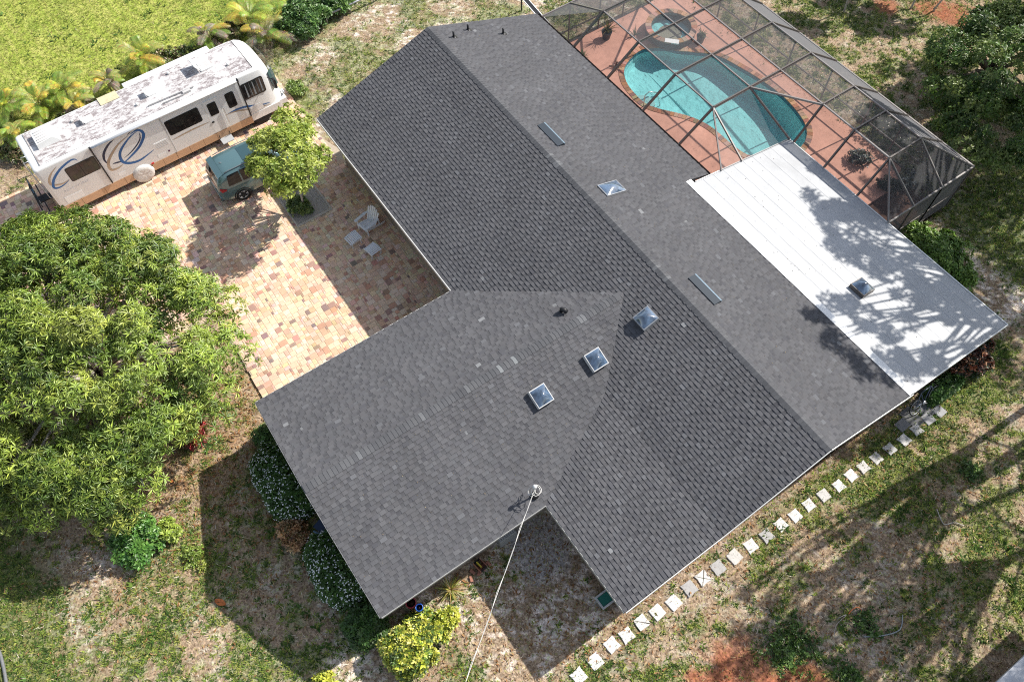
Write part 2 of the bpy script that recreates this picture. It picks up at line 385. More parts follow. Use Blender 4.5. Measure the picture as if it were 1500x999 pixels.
# ---- what grows and lies on it (nobody could count it)
def blocked(x, y):
    b = (x > -6.9) & (x < 11) & (y > -8.0) & (y < .9)                        # drive
    b |= (x > -6.9) & (x < 4.6) & (y < -7.9)
    b |= (x > -.2) & (x < 23.2) & (y > .6) & (y < 12)                        # house
    b |= (x > 11.2) & (x < 19.1) & (y > -7.7) & (y < .6) | (x > 18) & (x < 23.2) & (y > -1.4) & (y < 1)
    b |= (x > -.3) & (x < 23.2) & (y > 11) & (y < 16)
    b |= (x > .3) & (x < 17.6) & (y > 11) & (y < 20.6)
    return b
def tuft(n, h, w_, seed):
    r = random.Random(seed); V = []; F = []
    for k in range(n):
        a = r.uniform(0, 6.28); l = r.uniform(.4, 1.1) * h; p = Vector((math.cos(a), math.sin(a), 0)) * r.uniform(0, .35) * h; q = Vector((-math.sin(a), math.cos(a), 0)) * w_
        i = len(V); V += [p - q, p + q, p + Vector((math.cos(a) * l * .9, math.sin(a) * l * .9, l * r.uniform(.25, .8)))]; F.append((i, i + 1, i + 2))
    return np.array([tuple(v) for v in V]), np.array(F)
TUFT = [tuft(6, 1, .17, s) for s in range(5)]
STRAW = [tuft(1, 1.5, .09, s + 50) for s in range(5)]
def frame_mask(x, y):
    d = np.stack([x, y, np.zeros_like(x)], -1) - CAM; wz = d @ BF; u = (d @ BR) / wz * FPX + 750; v = 499.5 - (d @ BU) / wz * FPX
    return (u > -170) & (u < 1670) & (v > -130) & (v < 1150), u, v
def grow(name, n, sc_, cols, dens, seed, box=(-24, 35, -20, 40), tm=None):
    rs = np.random.RandomState(seed); x = rs.uniform(box[0], box[1], n); y = rs.uniform(box[2], box[3], n)
    m, u, v = frame_mask(x, y); c, gd = gfield(x, y); k = m & ~blocked(x, y) & (rs.rand(n) < dens(gd, x, y, c)); x, y = x[k], y[k]
    N_ = np.tile([[0, 0, 1.]], (len(x), 1)) + rs.normal(size=(len(x), 3)) * .15
    o = scatter(name, tm or TUFT, np.stack([x, y, np.full_like(x, -.02)], -1), N_, rs.uniform(*sc_, len(x)), palette(cols, len(x), rs, .22), grassm, cj=.25); o['kind'] = 'stuff'; return o
lawnx = lambda x: x < -9.4
grow('grass', 540000, (.05, .15), [(.13, .20, .035), (.22, .28, .05), (.07, .13, .03), (.30, .32, .08), (.05, .09, .02)], lambda g, x, y, c: np.where(lawnx(x), 0, g * .85), 21)
grow('lawn_grass', 330000, (.05, .12), [(.26, .32, .055), (.34, .38, .08), (.20, .28, .04), (.42, .42, .14)], lambda g, x, y, c: np.where(lawnx(x), .55, 0), 22)
grow('clover', 26000, (.13, .30), [(.05, .105, .022), (.075, .14, .03), (.11, .17, .03)], lambda g, x, y, c: np.where(lawnx(x), .12, sstep(.5, 1, g) * sstep(.5, .62, fbm(x, y, .9, 31)) * .9), 23)
grow('straw', 300000, (.06, .15), [(.50, .37, .23), (.62, .50, .34), (.30, .17, .09), (.18, .10, .06), (.72, .64, .52)], lambda g, x, y, c: np.where(lawnx(x), .04, .45 + .4 * (1 - g)) * np.where(c[..., 0] > 2.0 * c[..., 1], .15, 1), 24, tm=STRAW)
# fallen leaves under the mango tree and round the beds
rs = np.random.RandomState(3); n = 6500
lx = np.concatenate([rs.normal(10, 3.2, n), rs.uniform(23.3, 30, 2500), rs.uniform(18.5, 24, 1200)]); ly = np.concatenate([rs.normal(-11, 3.2, n), rs.uniform(-4, 14, 2500), rs.uniform(-8, -1.6, 1200)])
k = ~blocked(lx, ly); lx, ly = lx[k], ly[k]
o = scatter('leaf_litter', [whorl(1, 1, .3, 0, 10, seed=s) for s in range(4)], np.stack([lx, ly, np.full_like(lx, .005)], -1), np.tile([[0, 0, 1.]], (len(lx), 1)) + rs.normal(size=(len(lx), 3)) * .2,
            rs.uniform(.09, .22, len(lx)), palette([(.34, .17, .07), (.42, .25, .12), (.22, .11, .05), (.50, .36, .20), (.30, .26, .10)], len(lx), rs), grassm); tagk(o, 'stuff')
# ================================================================== DRIVEWAY of tumbled pavers
PAVC = [(.66, .48, .34), (.69, .51, .37), (.62, .40, .28), (.71, .55, .42), (.50, .29, .20), (.65, .45, .33), (.67, .50, .34), (.36, .225, .18), (.57, .37, .25), (.26, .18, .165)]
PAVW = [7, 7, 4, 6, 2.4, 5, 7, 1.8, 4, .8]
drive = MB()
drive.prism([(-6.8, .45), (-1.6, .45), (-.5, .8), (-.1, .62), (11.3, .62), (11.3, -7.85), (4.6, -7.85), (4.6, -19.6), (-6.8, -19.6)], -.14, -.012)
sandj = mat('joint_sand', (.42, .35, .27), rough=.95, noise=(12, .2))
drive = drive.build('driveway', sandj); tagk(drive, 'structure')
def in_drive(x, y):
    if .50 < x < 2.35 and -2.95 < y < -1.25: return False
    if x > -6.78 and y < .42 and x < 11.2 and y > -7.82: return True
    if -6.78 < x < 4.55 and -19.5 < y < -7.7: return True
    if -.1 < x < 11.2 and 0 < y < .6: return True
    return False
u_ = .083
GX, GY = int(18.4 / u_), int(20.4 / u_); occ = np.zeros((GX + 4, GY + 4), bool); pav = []
for i in range(GX):
    for j in range(GY):
        if occ[i, j]: continue
        x, y = -6.9 + i * u_, -19.6 + j * u_
        sz = R.choices([(2, 2), (3, 2), (2, 3), (3, 3), (4, 3), (3, 4)], [2, 2, 3, 4, 2, 3])[0]
        for cand in (sz, (2, 2), (2, 1), (1, 2), (1, 1)):
            if not occ[i:i + cand[0], j:j + cand[1]].any(): break
        a, b = cand; occ[i:i + a, j:j + b] = True
        cx, cy = x + a * u_ / 2, y + b * u_ / 2
        if in_drive(cx, cy): pav.append((cx, cy, a * u_, b * u_))
def pmesh(w_, h_, col, seed):
    r = random.Random(seed); g = .005; x0, y0 = w_ / 2 - g, h_ / 2 - g; c = .012; j = lambda: r.uniform(-.006, .006)
    t = [(-x0 + j(), -y0 + j()), (x0 + j(), -y0 + j()), (x0 + j(), y0 + j()), (-x0 + j(), y0 + j())]
    vs = [(px, py, -.05) for px, py in t] + [(px, py, -c * .6) for px, py in t] + [(px * (1 - c / x0), py * (1 - c / y0), r.uniform(-.002, .003)) for px, py in t]
    fs = [(0, 1, 5, 4), (1, 2, 6, 5), (2, 3, 7, 6), (3, 0, 4, 7), (4, 5, 9, 8), (5, 6, 10, 9), (6, 7, 11, 10), (7, 4, 8, 11), (8, 9, 10, 11)]
    return vs, fs, col
def under(x, y):        # hidden by roof, motorhome
    return (x > 10.3) or (y > .1 and x > 0)
pc = lambda: tuple(v * R.uniform(.88, 1.1) for v in R.choices(PAVC, PAVW)[0])
def vis_score(p):
    m, u, v = frame_mask(np.array([p[0]]), np.array([p[1]])); d = math.hypot(p[0] - CAM[0], p[1] - CAM[1])
    return 0 if not m[0] or under(p[0], p[1]) or (p[1] < -7.2) else p[2] * p[3] / (d * d + 780)
order = sorted(range(len(pav)), key=lambda i: -vis_score(pav[i])); own = set(order[:296])
lib = {}; J = MB()
for i, (cx, cy, a, b) in enumerate(pav):
    if i in own:
        ci = R.choices(range(len(PAVC)), PAVW)[0]; key = (round(a, 3), round(b, 3), ci)
        if key not in lib:
            vs, fs, c = pmesh(a, b, PAVC[ci], hash(key) & 255); mm = MB(); mm.add(vs, fs, c); lib[key] = mm.mesh('paver', paverm)
        o = bpy.data.objects.new('paver', lib[key]); COL.objects.link(o); o.parent = drive; o.location = (cx, cy, 0)
    else:
        vs, fs, c = pmesh(a, b, pc(), i); J.add([(x + cx, y + cy, z) for x, y, z in vs], fs, c)
o = J.build('paver_field', paverm, drive, fixn=False); tagk(o, 'stuff')
# tree pit in the drive
pit = MB(); pit.box(.52, 2.33, -2.93, -1.27, -.12, .0, b=0)
o = pit.build('planting_bed', mat('grey_gravel', (.40, .36, .32), rough=.95, noise=(25, .5, 9), bump=(60, 1))); tagk(o, 'structure')
for a, b, c, d_ in ((.46, .56, -2.98, -1.22), (2.29, 2.39, -2.98, -1.22)):
    k_ = MB(); k_.box(a, b, c, d_, -.1, .035, b=.01); kk = k_.build('edging', mat('concrete', (.50, .45, .39), rough=.9, noise=(14, .2), bump=(50, .4)), o)
for a, b in ((-2.98, -2.9), (-1.3, -1.22)):
    k_ = MB(); k_.box(.57, 2.28, a, b, -.1, .035, b=.01); kk = k_.build('edging', MATS['concrete'], o)

# ---- stepping stones along the gable end
path = MB(); path.box(23.6, 25.0, -4.2, 13.6, -.3, -.07); path = path.build('garden_path', soilm); tagk(path, 'structure')
stonem = mat('limestone_slab', attr=True, rough=.9, spec=.15, noise=(6, .16, 9), bump=(24, .5))
SPX = [(848, 990), (872, 968), (896, 944), (918, 930), (940, 911), (963, 896), (987, 882), (1010, 861), (1030, 846), (1052, 831), (1076, 815), (1100, 799), (1123, 784), (1144, 768), (1165, 755),
       (1185, 739), (1207, 725), (1229, 711), (1247, 696), (1265, 684), (1284, 671), (1304, 657), (1325, 644), (1343, 629)]
def stone_poly(hw, notch, r):
    pts = []
    cs = [(-1, -1), (1, -1), (1, 1), (-1, 1)]
    for q in range(4):
        a = Vector(cs[q]); b = Vector(cs[(q + 1) % 4]); pts.append(a * hw * r.uniform(.94, 1.05))
        nseg = 5
        for s in range(1, nseg):
            t = s / nseg; p = a.lerp(b, t); inn = notch * math.sin(math.pi * t) * r.uniform(.5, 1.2); pts.append(p * hw * (1 - inn) + Vector((r.uniform(-.008, .008), r.uniform(-.008, .008))))
    return pts
for i, (px, py) in enumerate(SPX):
    p = G(px, py, .02); r = random.Random(i * 3 + 1); notch = .02 if i in (1, 4, 5, 6, 7, 9, 10) else r.uniform(.04, .17); hw = .22 if i < 13 else .205
    col = (.38, .37, .36) if i in (7, 9, 12) else (.50, .485, .46) if i in (10, 16, 19, 20) else (.58, .565, .54)
    poly = stone_poly(hw, notch, r)
    if i in (4, 8):     # cracked ones
        from_cut = [(0, len(poly) // 2)]
        h = len(poly) // 2; halves = [poly[:h + 1], poly[h:] + poly[:1]]
        if i == 8: halves = [poly[:6] + [Vector((.02, .0))], poly[5:11] + [Vector((.02, .0))], poly[10:16] + [Vector((.02, .0))], poly[15:] + [poly[0], Vector((.02, 0))]]
    else: halves = [poly]
    for hp in halves:
        cen = sum(hp, Vector((0, 0))) / len(hp); hp = [cen + (q - cen) * (.93 if len(halves) > 1 else 1) for q in hp]
        mb = MB(); n = len(hp); vs = [(q.x, q.y, -.08) for q in hp] + [(q.x, q.y, .012) for q in hp] + [(cen.x + (q.x - cen.x) * .95, cen.y + (q.y - cen.y) * .95, .022) for q in hp]
        mb.add(vs, [(a_, (a_ + 1) % n, n + (a_ + 1) % n, n + a_) for a_ in range(n)] + [(n + a_, n + (a_ + 1) % n, 2 * n + (a_ + 1) % n, 2 * n + a_) for a_ in range(n)] + [tuple(range(2 * n, 3 * n))], col)
        mb.build('stepping_stone', stonem, path, (p.x, p.y, 0), r.uniform(-.08, .08) + (.05 if i < 8 else 0))
for ki_, (px, py, w_, h_, c) in enumerate(((1336, 611, .8, .55, .14), (1352, 598, .8, .5, .17), (1360, 613, .42, .42, .30), (1376, 602, .42, .42, .33), (1322, 622, .4, .5, .2))):
    p = G(px, py, .02); mb = MB(); mb.box(-w_ / 2, w_ / 2, -h_ / 2, h_ / 2, -.08, .03, (c, c, c * 1.02), b=.01); mb.build('paving_slab', stonem, path, (p.x, p.y, ki_ * .006 - .015), R.uniform(-.05, .05))
# ================================================================== HOUSE
house = empty('house', (12, 5, 0)); tag(house, 'single storey house with grey shingled gable roofs meeting at a valley, domed skylights on top', 'house')
HL = Vector((12, 5, 0))
PIT = .337
SG = [(0.0871, 0.0882, 0.0939), (0.0933, 0.0936, 0.0995), (0.0836, 0.0837, 0.0902), (0.1003, 0.1008, 0.106), (0.0915, 0.0909, 0.0958), (0.1118, 0.1143, 0.1218), (0.0757, 0.0765, 0.0837), (.18, .185, .19)]
SW = [7, 7, 5, 2.4, 6, .6, 1.5, .025]
def hobj(mb, name, m, parent=None, **k):
    if parent is None: parent = house
    off = HL
    mb.v = [(a - off.x, b - off.y, c - off.z) for a, b, c in mb.v]
    return mb.build(name, m, parent, **k)
def slices(poly, t):
    xs = []
    for i in range(len(poly)):
        (a0, t0), (a1, t1) = poly[i], poly[(i + 1) % len(poly)]
        if (t0 <= t < t1) or (t1 <= t < t0): xs.append(a0 + (a1 - a0) * (t - t0) / (t1 - t0))
    xs.sort(); return [(xs[i], xs[i + 1]) for i in range(0, len(xs) - 1, 2)]
SHJ = MB(); PICK = []
def shingle_plane(poly, conv, slope, cover=1.0, pick=None):
    """poly in (a along the eave, t plan distance up the slope); conv(a,t)->(x,y,z)"""
    ts = [p[1] for p in poly]; t0, t1 = min(ts), max(ts); dt = .143 / math.sqrt(1 + slope * slope)
    O = Vector(conv(0, 0)); E_ = Vector(conv(1, 0)) - O; U_ = Vector(conv(0, 1)) - O; nrm = E_.cross(U_).normalized()
    if nrm.z < 0: nrm = -nrm
    k = 0; t = t0
    while t < t1 - .01:
        tb = min(t + dt, t1); lo = slices(poly, t + .003); hi = slices(poly, tb - .003)
        if len(lo) != len(hi): hi = lo = slices(poly, (t + tb) / 2)
        for (al, ar), (bl, br) in zip(lo, hi):
            a = al; first = True; raised = R.random() < .5
            while a < ar - 1e-4:
                wd = R.uniform(.11, .25) if raised else R.uniform(.07, .17); a2 = min(a + wd, ar); last = a2 >= ar - 1e-4
                L0, R0 = a, a2; L1 = bl if first else max(a, bl); R1 = br if last else min(a2, br)
                if last and not first: R1 = max(R1, L1)
                if R1 < L1: R1 = L1
                th = .028 if raised else .017
                kk = R.uniform(.95, 1.05) * (1.03 if raised else .97); c = tuple(v * kk for v in R.choices(SG, SW)[0])
                up = tb + (.012 if tb < t1 - .01 else 0)
                P = [Vector(conv(L0, t)), Vector(conv(R0, t)), Vector(conv(R1, up)), Vector(conv(L1, up))]
                vs = P + [P[0] + nrm * th, P[1] + nrm * th, P[2] + nrm * .004, P[3] + nrm * .004]
                fs = [(4, 5, 6, 7), (0, 1, 5, 4), (1, 2, 6, 5), (3, 0, 4, 7)]
                if pick and pick(P[0]): PICK.append((vs, fs, c, raised))
                else:
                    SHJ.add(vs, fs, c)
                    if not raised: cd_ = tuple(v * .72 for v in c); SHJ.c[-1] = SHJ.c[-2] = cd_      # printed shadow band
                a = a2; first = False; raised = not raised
        t += dt; k += 1
EZ = 2.87
def cL(a, t): return (a, t, EZ + PIT * t)                     # steep south-west slope
def cR(a, t): return (a, 11.6 - t, 2.895 + PIT * t)           # north-east slope
ADm = (3.4992 - 2.84) / (1.8671 + 1.93)
def cA(a, t): return (a, -1.93 + t, 2.84 + ADm * t)           # shallow slope in front
Wm = (4.376 - EZ) / (15.3 - 10.87)
def cW(a, t): return (10.87 + t, a, EZ + Wm * t)              # wing, facing the drive
Wn = (4.376 - 2.84) / (19.56 - 15.3)
def cV(a, t): return (19.56 - t, a, 2.84 + Wn * t)            # wing, other side
PL = [(-.03, -.03), (10.84, -.03), (15.3, 4.468), (17.73, 1.8671), (23.67, 1.8671), (23.67, 5.83), (-.03, 5.83)]
PR = [(-.03, -.03), (12.1, -.03), (12.1, 1.22), (23.67, 1.22), (23.67, 5.77), (-.03, 5.77)]
PA = [(19.56, -.03), (23.67, -.03), (23.67, 3.797), (17.73, 3.797)]
PW = [(-8.12, -.03), (-.03, -.03), (4.468, 4.43), (-8.12, 4.43)]
PV = [(-8.12, -.03), (-1.93, -.03), (1.867, 1.83), (4.468, 4.26), (-8.12, 4.26)]
near = lambda P: math.hypot(P.x - 23.7, P.y + 1.93) < 2.45
shingle_plane(PL, cL, PIT); shingle_plane(PR, cR, PIT); shingle_plane(PA, cA, ADm, pick=near); shingle_plane(PW, cW, Wm); shingle_plane(PV, cV, Wn)
def slab(poly, conv, th=.12, dz=-.004):
    mb = MB(); n = len(poly); P = [Vector(conv(*p)) for p in poly]
    mb.add([p + Vector((0, 0, dz)) for p in P] + [p - Vector((0, 0, th)) for p in P], [tuple(range(n)), tuple(range(n, 2 * n))[::-1]] + [(i, (i + 1) % n, n + (i + 1) % n, n + i) for i in range(n)])
    return mb
deckm = mat('roof_deck', (.10, .10, .105), rough=.9, noise=(10, .1))
def shr(p, d=.03): return p
for poly, cv_ in ((PL, cL), (PR, cR), (PA, cA), (PW, cW), (PV, cV)): hobj(slab(poly, cv_), 'roof', deckm)
PICK.sort(key=lambda s: (s[0][0] - Vector((23.7, -1.93, 2.9))).length)
for i, (vs, fs, c, rz_) in enumerate(PICK):
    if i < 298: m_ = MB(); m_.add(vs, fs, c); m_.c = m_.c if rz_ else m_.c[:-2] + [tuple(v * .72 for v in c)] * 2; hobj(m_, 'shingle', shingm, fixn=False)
    else: SHJ.add(vs, fs, c)
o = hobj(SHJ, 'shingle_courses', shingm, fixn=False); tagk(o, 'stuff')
# ridge caps
def capmesh(m, col, seed):
    r = random.Random(seed); h = .155; L_ = .20; t = .022; vs = []
    for y, tt in ((0, t), (L_, .006)):
        for sx in (-1, 0, 1): vs.append((sx * h, y, -abs(sx) * h * m + tt + (0.004 if sx == 0 else 0)))
        for sx in (-1, 0, 1): vs.append((sx * h, y, -abs(sx) * h * m + (0 if y == 0 else 0)))
    fs = [(0, 1, 7, 6), (1, 2, 8, 7), (3, 4, 1, 0), (4, 5, 2, 1), (0, 6, 9, 3), (2, 5, 11, 8)]
    mb = MB(); mb.add(vs, fs, col); return mb.mesh('ridge_cap', shingm)
CC_ = [(.086, .088, .094), (.10, .102, .107), (.13, .134, .14), (.18, .19, .195), (.078, .08, .086), (.092, .094, .10)]
capm = [capmesh(PIT, c, i) for i, c in enumerate(CC_)]
n = int(23.7 / .145)
for i in range(n):
    o = bpy.data.objects.new('ridge_cap', R.choices(capm, [5, 2, .5, .08, 5, 4])[0]); COL.objects.link(o); o.parent = house
    o.location = Vector((23.67 - i * .145, 5.83, EZ + PIT * 5.83 + .012)) - HL; o.rotation_euler = (0, 0, rad(90))
n = int(12.45 / .145)
for i in range(n):
    o = bpy.data.objects.new('ridge_cap', R.choices(capm, [4, 3, 2.2, 1.3, 4, 4] if (i // 7) % 3 == 1 else [5, 2, .4, .1, 5, 4])[0]); COL.objects.link(o); o.parent = house
    o.location = Vector((15.3, -8.12 + i * .145, 4.376 + .012)) - HL
# walls (under the eaves)
for x0, x1, y0, y1, z1 in ((.4, 23.15, .55, 11.0, 2.85), (11.3, 18.98, -7.65, .55, 2.8), (18.98, 23.15, -1.45, .55, 2.8)):
    mb = MB(); mb.box(x0, x1, y0, y1, -.1, z1); hobj(mb, 'wall', stucco)
for x in (23.152,):  # gable triangle
    mb = MB(); mb.add([(23.15, .55, 2.84), (23.15, 11, 2.84), (23.15, 5.83, 4.7), (22.9, .55, 2.84), (22.9, 11, 2.84), (22.9, 5.83, 4.7)], [(0, 1, 2), (5, 4, 3), (0, 2, 5, 3), (1, 4, 5, 2)]); hobj(mb, 'gable', stucco)
    mb = MB(); mb.add([(.4, .55, 2.84), (.4, 11, 2.84), (.4, 5.83, 4.7), (.6, .55, 2.84), (.6, 11, 2.84), (.6, 5.83, 4.7)], [(0, 1, 2), (5, 4, 3), (0, 2, 5, 3), (1, 4, 5, 2)]); hobj(mb, 'gable', stucco)
    mb = MB(); mb.add([(11.3, -7.65, 2.79), (19.1, -7.65, 2.79), (15.3, -7.65, 4.25), (11.3, -7.45, 2.79), (19.1, -7.45, 2.79), (15.3, -7.45, 4.25)], [(0, 1, 2), (5, 4, 3), (0, 2, 5, 3), (1, 4, 5, 2)]); hobj(mb, 'gable', stucco)
# fascias: thin white boards along eaves and rakes
fasc = mat('fascia_white', (.62, .62, .60), rough=.5, noise=(5, .1))
def fascia(p, q, h=.16, w_=.025, out=(0, 0), dz=-.03, m=fasc, nm='fascia'):
    p = Vector(p) + Vector((out[0], out[1], dz - h / 2)); q = Vector(q) + Vector((out[0], out[1], dz - h / 2)); mb = MB(); mb.bar(p, q, w_, h); return hobj(mb, nm, m)
rid = EZ + PIT * 5.83
dark = mat('fascia_dark', (.16, .16, .165), rough=.6, noise=(5, .1))
fascia((0, 0, EZ), (10.85, 0, EZ), out=(0, -.055), dz=.012, h=.15, m=fasc); fascia((10.87, 0, EZ), (10.87, -8.1, EZ), out=(-.05, 0), dz=-.02)
fascia((19.56, -8.1, 2.84), (19.56, -1.95, 2.84), out=(.047, 0), dz=.004, h=.10, m=mat('fascia_grey', (.30, .30, .29), rough=.6)); fascia((19.62, -1.93, 2.84), (23.67, -1.93, 2.84), out=(0, -.047), dz=.004, m=MATS['fascia_grey'])
fascia((0, 0, EZ), (0, 5.83, rid), out=(-.055, 0), m=dark); fascia((0, 5.83, rid), (0, 11.6, 2.9), out=(-.055, 0), m=dark)
fascia((23.67, -1.93, 2.84), (23.67, 1.81, 3.48), out=(.03, 0), dz=.022); fascia((23.67, 1.81, 3.48), (23.67, 5.83, rid), out=(.03, 0), dz=.022)
fascia((23.67, 5.83, rid), (23.67, 10.4, 3.32), out=(.03, 0), dz=.022)
fascia((10.87, -8.12, EZ), (15.3, -8.12, 4.376), out=(0, -.02), dz=-.0, m=dark); fascia((15.3, -8.12, 4.376), (19.56, -8.12, 2.84), out=(0, -.02), dz=0, m=dark)
# gutter along the screened side
mb = MB()
for i in range(2): pass
mb.add([(0, 11.62, 2.86), (12.1, 11.62, 2.86), (12.1, 11.76, 2.86), (0, 11.76, 2.86), (0, 11.65, 2.75), (12.1, 11.65, 2.75), (12.1, 11.74, 2.75), (0, 11.74, 2.75)], [(4, 5, 6, 7), (0, 1, 5, 4), (3, 7, 6, 2), (0, 4, 7, 3), (1, 2, 6, 5)])
hobj(mb, 'gutter', bronze)
# valley flashing metal edge strips: thin dark seams
# ---- skylights, vents, pipes on the roof
def frame_on(conv, a, t):
    O = Vector(conv(a, t)); e = (Vector(conv(a + 1, t)) - O).normalized(); u = (Vector(conv(a, t + 1)) - O).normalized(); n = e.cross(u).normalized()
    if n.z < 0: e = -e; n = -n
    u = n.cross(e).normalized()
    return Matrix([[e.x, u.x, n.x, O.x], [e.y, u.y, n.y, O.y], [e.z, u.z, n.z, O.z], [0, 0, 0, 1]])
domem = mat('acrylic_dome', (.07, .11, .17), rough=.10, spec=1.0, coat=1.0, noise=(4, .9)); 
def skylight(parent, off, Mx, w_, h_, hd=.20, curb=.22, clear=False, fr=None):
    s = bpy.data.objects.new('skylight', None); COL.objects.link(s); s.parent = parent; s.matrix_local = Matrix.Translation(-off) @ Mx
    mb = MB(); t = .042
    mb.box(-w_ / 2, w_ / 2, -h_ / 2, -h_ / 2 + t, 0, curb, b=.006); mb.box(-w_ / 2, w_ / 2, h_ / 2 - t, h_ / 2, 0, curb, b=.006)
    mb.box(-w_ / 2, -w_ / 2 + t, -h_ / 2 + t, h_ / 2 - t, 0, curb - .001, b=.006); mb.box(w_ / 2 - t, w_ / 2, -h_ / 2 + t, h_ / 2 - t, 0, curb - .001, b=.006)
    mb.build('skylight_frame', fr or mat('skylight_frame_white', (.52, .52, .51), rough=.4), s)
    n = 9; vs = []; fs = []
    a, b = w_ / 2 - t * .7, h_ / 2 - t * .7
    for i in range(n):
        for j in range(n):
            u, v = 2 * i / (n - 1) - 1, 2 * j / (n - 1) - 1; hh = (1 - abs(u) ** 1.7) ** .75 * (1 - abs(v) ** 1.7) ** .75 if abs(u) < 1 and abs(v) < 1 else 0
            # pillow dome with four faint hips
            pyr = 1 - max(abs(u), abs(v)); vs.append((u * a, v * b, curb + .004 + hd * (.45 * hh + .55 * pyr)))
    for i in range(n - 1):
        for j in range(n - 1): fs.append((i * n + j, (i + 1) * n + j, (i + 1) * n + j + 1, i * n + j + 1))
    mb = MB(); mb.add(vs, fs, None, True); mb.build('skylight_dome', domem, s)
    return s
gfr = mat('skylight_frame_grey', (.40, .41, .42), rough=.35, metal=.5)
skylight(house, HL, frame_on(cV, -.16, 19.56 - 16.72), .62, .66)
skylight(house, HL, frame_on(cV, 2.16, 19.56 - 16.68), .62, .66)
skylight(house, HL, frame_on(cL, 16.62, 4.40), .62, .66, fr=gfr)
skylight(house, HL, frame_on(cR, 11.40, 11.6 - 6.95), .64, 1.0, hd=.15, curb=.07, fr=gfr)
bluev = mat('vent_blue_metal', (.17, .23, .28), rough=.38, metal=.4, noise=(20, .2)); ventmesh = mat('vent_mesh', (.030, .040, .052), rough=.6)
for a, t in ((7.95, 11.6 - 6.62), (16.92, 11.6 - 6.72)):
    v_ = bpy.data.objects.new('roof_vent', None); COL.objects.link(v_); v_.parent = house; v_.matrix_local = Matrix.Translation(-HL) @ frame_on(cR, a, t) @ Matrix.Rotation(math.pi, 4, 'Z')
    mb = MB(); L_ = .68; mb.add([(-L_, .10, .125), (L_, .10, .125), (L_, .17, .12), (-L_, .17, .12), (-L_, .19, .01), (L_, .19, .01)], [(0, 1, 2, 3), (3, 2, 5, 4), (0, 3, 4), (1, 5, 2)]); mb.build('vent_hood', bluev, v_)
    mb = MB(); mb.add([(-L_, -.19, .05), (L_, -.19, .05), (L_, .10, .12), (-L_, .10, .12), (-L_, -.19, 0), (L_, -.19, 0), (L_, .10, 0), (-L_, .10, 0)], [(0, 1, 2, 3), (4, 5, 1, 0), (0, 3, 7, 4), (1, 5, 6, 2)]); mb.build('vent_grille', ventmesh, v_)
for x, y in ((.92, 6.55), (.55, 7.5), (1.15, 8.95)):
    z = EZ + PIT * 5.83 - PIT * (y - 5.83); mb = MB(); mb.tube([(x, y, z - .03), (x, y, z + .30)], .045, 10); mb.lathe([(.16, 0.0), (.10, .03), (.055, .06)], 12, (x, y, z + .0)); hobj(mb, 'vent_pipe', black)
# goose-neck vent on the wing
x, y = 14.56, 2.30; z = EZ + Wm * (x - 10.87); mb = MB(); mb.tube([(x, y, z - .02), (x, y, z + .16), (x + .03, y - .03, z + .23), (x + .10, y + .02, z + .24), (x + .2, y + .08, z + .17)], [.075, .075, .08, .085, .085], 12); hobj(mb, 'vent_cowl', black)
# service mast with weatherhead
x, y = 19.0, -1.9; mp = G(783, 722, 3.25); x, y = mp.x, mp.y; z = 3.0
mb = MB(); mb.tube([(x, y, z), (x, y, z + .78)], .03, 10); hobj(mb, 'service_mast', mat('galvanised_steel', (.35, .36, .37), rough=.45, metal=.6))
mb = MB(); mb.lathe([(.15, -.02), (.10, .05), (.04, .12), (.035, .15)], 12, (x, y, z + .05)); hobj(mb, 'mast_boot', black)
mb = MB(); mb.lathe([(.03, 0), (.07, .02), (.075, .08), (.05, .13), (.0, .15)], 12, (x, y, z + .78)); hobj(mb, 'weatherhead', mat('weatherhead_grey', (.55, .55, .54), rough=.5))
MAST = Vector((x, y, z + .8))
wirem = mat('cable_white', (.60, .59, .56), rough=.6)
for s in range(4):
    mb = MB(); r = random.Random(s + 5); a0 = r.uniform(0, 6.28); pts = []
    for k in range(10):
        t = k / 9; aa = a0 + t * 4.4; rr = .20 * math.sin(math.pi * t) + .02; pts.append(MAST + Vector((math.cos(aa) * rr, math.sin(aa) * rr, -.25 * math.sin(math.pi * t) * (1 + s * .2) + (.05 if s < 2 else -.15) * t)))
    mb.tube(pts, .011, 5); hobj(mb, 'drip_loop', wirem)
# ---- overhead cable to the street
cab = MB(); p0 = MAST + Vector((0, -.02, -.25)); p1 = G(680, 999, 5.2); d_ = p1 - p0; pts = [p0 + d_ * t * 2.4 + Vector((0, 0, -.9 * t * 2.4 * (2.4 - t * 2.4) * .25)) for t in np.linspace(0, 1, 22)]
cab.tube(pts, .008, 6); p2 = [p + Vector((.03 * math.sin(i * 2.1), .03 * math.cos(i * 2.1), .02)) for i, p in enumerate(pts)]; 
cab = cab.build('power_cable', wirem); tag(cab, 'pale overhead cable sloping down from the metal mast on the roof', 'cable')
mb = MB(); mb.tube(p2, .0055, 5); mb.build('neutral_wire', wirem, cab)

